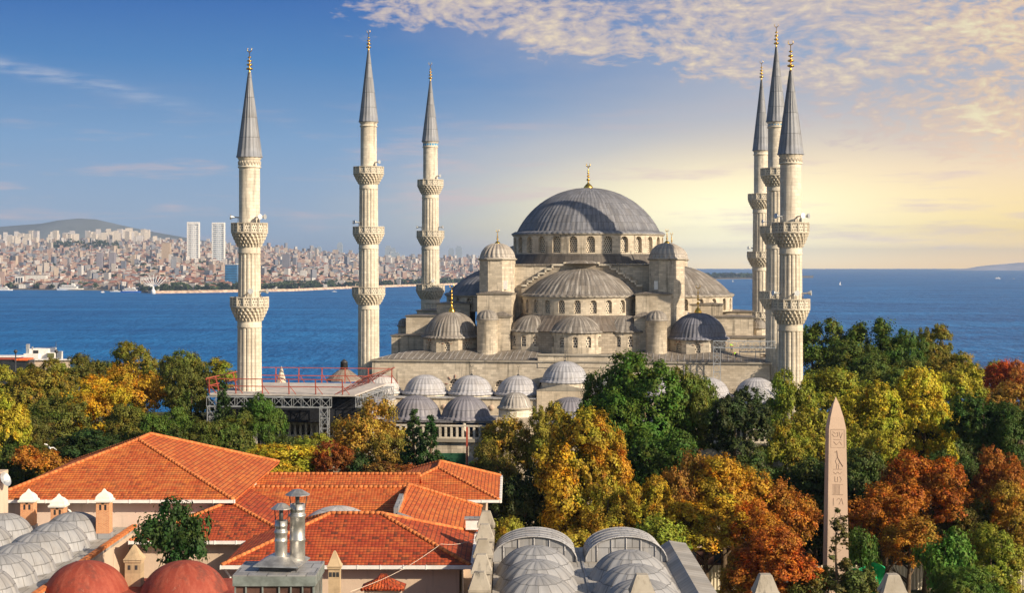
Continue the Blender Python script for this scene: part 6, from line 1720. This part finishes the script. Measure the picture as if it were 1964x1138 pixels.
far_box('waterfront_building', 1412, 36, 527, 8450, 30, 'white', (1, 1, 1), 'white terminal building on the thin spit left of the right-hand minarets', 'building', None, [(.05, .95, .35, .6)])
for px, w_, pyt, lb in ((190, 11, 487, 'dark twin block with pale side, left one of the pair in the far city'), (214, 11, 487, 'dark twin block with pale side, right one of the pair in the far city')):
    far_box('office_block', px, w_, pyt, 5600, 25, 'facade', (.30, .28, .32), lb, 'office block', 'dark twin blocks')
for px, w_, pyt, lb in ((318, 16, 468, 'beige tower block with brown sides below the left hills'), (548, 14, 490, 'dark slab with a lit edge right of the leftmost minaret')):
    far_box('office_block', px, w_, pyt, 5900, 25, 'facade', (.55, .42, .30) if px < 400 else (.22, .22, .26), lb, 'office block')
# trees of the far shore
def wood(name, label, rows, seed, leafn=9000):
    g = np.random.default_rng(seed); P_ = []
    for (pa, pb, dd, h, den) in rows:
        for _ in range(den):
            px = g.uniform(pa, pb); D = shore_y(px) + g.uniform(*dd); r = g.uniform(.5, 1) * h
            k = 26; d = g.normal(size=(k, 3)); d /= np.linalg.norm(d, axis=1)[:, None]; d[:, 2] = abs(d[:, 2])
            c = np.array([(px - 982) / F * D, D, SEA + max(2, land_h(px, D)) + r * .5]); P_.append(c + d * np.array([r * .8, r * .8, r * .75]))
    P_ = np.concatenate(P_); nn = len(P_); nr = g.normal(size=(nn, 3)); nr /= np.linalg.norm(nr, axis=1)[:, None]
    t1 = np.cross(nr, g.normal(size=(nn, 3))); t1 /= np.linalg.norm(t1, axis=1)[:, None]; t2 = np.cross(nr, t1); s = g.uniform(3, 6.5, nn)[:, None]
    v = np.stack([P_ - t1 * s, P_ - t2 * s, P_ + t1 * s, P_ + t2 * s], 1).reshape(-1, 3)
    me = bpy.data.meshes.new(name); me.from_pydata(v.tolist(), [], [(4 * i, 4 * i + 1, 4 * i + 2, 4 * i + 3) for i in range(nn)])
    a_ = me.attributes.new('leafvar', 'FLOAT', 'FACE'); a_.data.foreach_set('value', g.uniform(0, 1, nn)); me.materials.append(M['far_leaf']); me.update()
    o = bpy.data.objects.new(name, me); COL.objects.link(o); tag(o, label, 'wood', kind='stuff')
M['far_leaf'] = plain('far_foliage', (.045, .065, .03), .9, .1, 0, .4, .01)
wood('shoreline_wood', 'dark belt of trees along the far shore and between its houses', [(470, 900, (25, 330), 13, 520), (290, 470, (25, 260), 12, 150), (-60, 290, (40, 200), 11, 70), (-60, 900, (300, 3500), 14, 260), (60, 900, (600, 2600), 15, 300), (100, 235, (3000, 3900), 30, 60), (1340, 1460, (20, 200), 22, 130)], 5)
# stone breakwater and docks
bw = MB(); pts = []
for px in range(285, 1000, 9): pts.append((px, shore_y(px) - 12))
for (pa, da), (pb, db) in zip(pts[:-1], pts[1:]):
    xa, xb = (pa - 982) / F * da, (pb - 982) / F * db
    bw.add([(xa, da - 14, SEA - 1), (xb, db - 14, SEA - 1), (xb, db, SEA + 6.5), (xa, da, SEA + 6.5), (xb, db + 22, SEA + 6.5), (xa, da + 22, SEA + 6.5)], [(0, 1, 2, 3), (3, 2, 4, 5)])
tag(bw.build('breakwater', plain('rubble_stone', (.55, .40, .30), .95, .1, 0, .4, .08)), kind='structure')
# white fan-shaped mast on the mole
fm_ = empty('fan_shaped_mast', (*P(294, 569, 3880)[:2], SEA + 4)); tag(fm_, 'white branching fan-shaped mast at the end of the far mole', 'mast')
f2 = MB()
for k in range(9):
    a = R(-66 + 132 * k / 8); f2.tube([(0, 0, 14), (18 * math.sin(a), 0, 14 + 14 * math.cos(a)), (34 * math.sin(a), 0, 16 + 26 * math.cos(a) ** .6 + 2)], [1.1, .9, .5], 5)
f2.build('branches', M['white'], fm_); MB().lathe(0, 0, [(6, -4), (5, 6), (2.5, 8), (2, 15)], 12).build('mast_base', M['white'], fm_)
# boats
def boat(px, py, Lpx, label, kind='ferry', hull='white', rot=0.0, name='boat', cat='boat', group='boats on the strait'):
    D = (CAMH - SEA) * F / (py - 512); L = Lpx * D / F; x = (px - 982) / F * D
    root = empty(name, (x, D, SEA), rot); tag(root, label, cat, group); W = L * .2; hh = L * .07
    hm = MB(); st_ = [(-.5, .8), (-.3, 1), (.2, 1), (.4, .6), (.5, .05)]; vv_ = []
    for a, b in st_:
        vv_ += [(a * L, -b * W / 2, hh), (a * L * .94, -b * W / 2 * .7, -1), (a * L * .94, b * W / 2 * .7, -1), (a * L, b * W / 2, hh)]
    ff_ = []
    for i in range(4):
        for k in range(4): ff_.append((i * 4 + k, (i + 1) * 4 + k, (i + 1) * 4 + (k + 1) % 4, i * 4 + (k + 1) % 4))
    hm.add(vv_, ff_ + [(0, 1, 2, 3)[::-1], (16, 17, 18, 19)]).build('hull', M[hull], root)
    if kind == 'ferry':
        MB().box(-.38 * L, .26 * L, -W * .4, W * .4, hh + .02, hh * 2).box(-.30 * L, .18 * L, -W * .32, W * .32, hh * 2 + .02, hh * 2.9).box(.05 * L, .15 * L, -W * .25, W * .25, hh * 2.9 + .02, hh * 3.6).build('cabin', M['white'], root)
        MB().box(-.36 * L, .24 * L, -W * .41, W * .41, hh * 1.35, hh * 1.75).box(-.28 * L, .16 * L, -W * .33, W * .33, hh * 2.3, hh * 2.65).build('window_band', M['glass_dark'], root)
        MB().lathe(-.1 * L, 0, [(W * .1, hh * 2.9), (W * .1, hh * 4.2)], 10).build('funnel', M['red_steel' if hull == 'white' else 'white'], root)
    elif kind == 'sail':
        MB().tube([(0, 0, hh), (0, 0, L * 1.25)], .25, 5).build('sail_mast', M['metal'], root); MB().add([(0, 0, hh * 2), (0, 0, L * 1.2), (-.45 * L, .2, hh * 2), (0, .3, hh * 2)], [(0, 1, 2), (2, 1, 3), (0, 2, 3)]).build('sail', M['white'], root)
    else:
        MB().box(-.15 * L, .2 * L, -W * .3, W * .3, hh + .02, hh * 2.4).build('cabin', M['white'], root); MB().box(-.13 * L, .21 * L, -W * .31, W * .31, hh * 1.6, hh * 2.1).build('window_band', M['glass_dark'], root)
boat(197, 563.5, 12, 'small white ferry seen end-on in mid water off the far shore', rot=1.2)
boat(135, 559, 52, 'long white ferry moored at the left waterfront')
boat(170, 558.5, 24, 'smaller white ferry moored right of the long one'); boat(8, 559.5, 34, 'white ferry at the left edge by the quay')
boat(252, 563.5, 42, 'light blue ferry moored beside the white fan-shaped mast', hull='blue'); boat(222, 562, 22, 'white boat moored left of the light blue ferry', 'launch')
boat(641, 562, 10, 'white motor boat with a wake between the two left minarets', 'launch'); boat(1612, 549, 6, 'white sailing boat alone on the open sea at the right', 'sail', rot=.6)
boat(1914, 537, 12, 'larger white ship far out at the right edge', rot=.1); boat(1944, 537, 5, 'small white boat right of the larger ship', 'launch'); boat(1406, 543, 4, 'tiny sailing boat before the spit with the white terminal', 'sail')

# ------------------------------------------------------------------ haze
hz = MB().box(-14500, 14500, -200, 36500, SEA - 5, 420).build('haze', bpy.data.materials.new('haze_air')); tag(hz, 'thin bluish haze over the strait and the far city', 'haze', kind='stuff')
hm_ = hz.data.materials[0]; hm_.use_nodes = True; nt = hm_.node_tree
for nd in list(nt.nodes): nt.nodes.remove(nd)
pv_ = nt.nodes.new('ShaderNodeVolumePrincipled'); mo_ = nt.nodes.new('ShaderNodeOutputMaterial'); nt.links.new(pv_.outputs[0], mo_.inputs['Volume'])
pv_.inputs['Color'].default_value = (.48, .66, 1.0, 1); pv_.inputs['Density'].default_value = 4.6e-5; pv_.inputs['Anisotropy'].default_value = .1
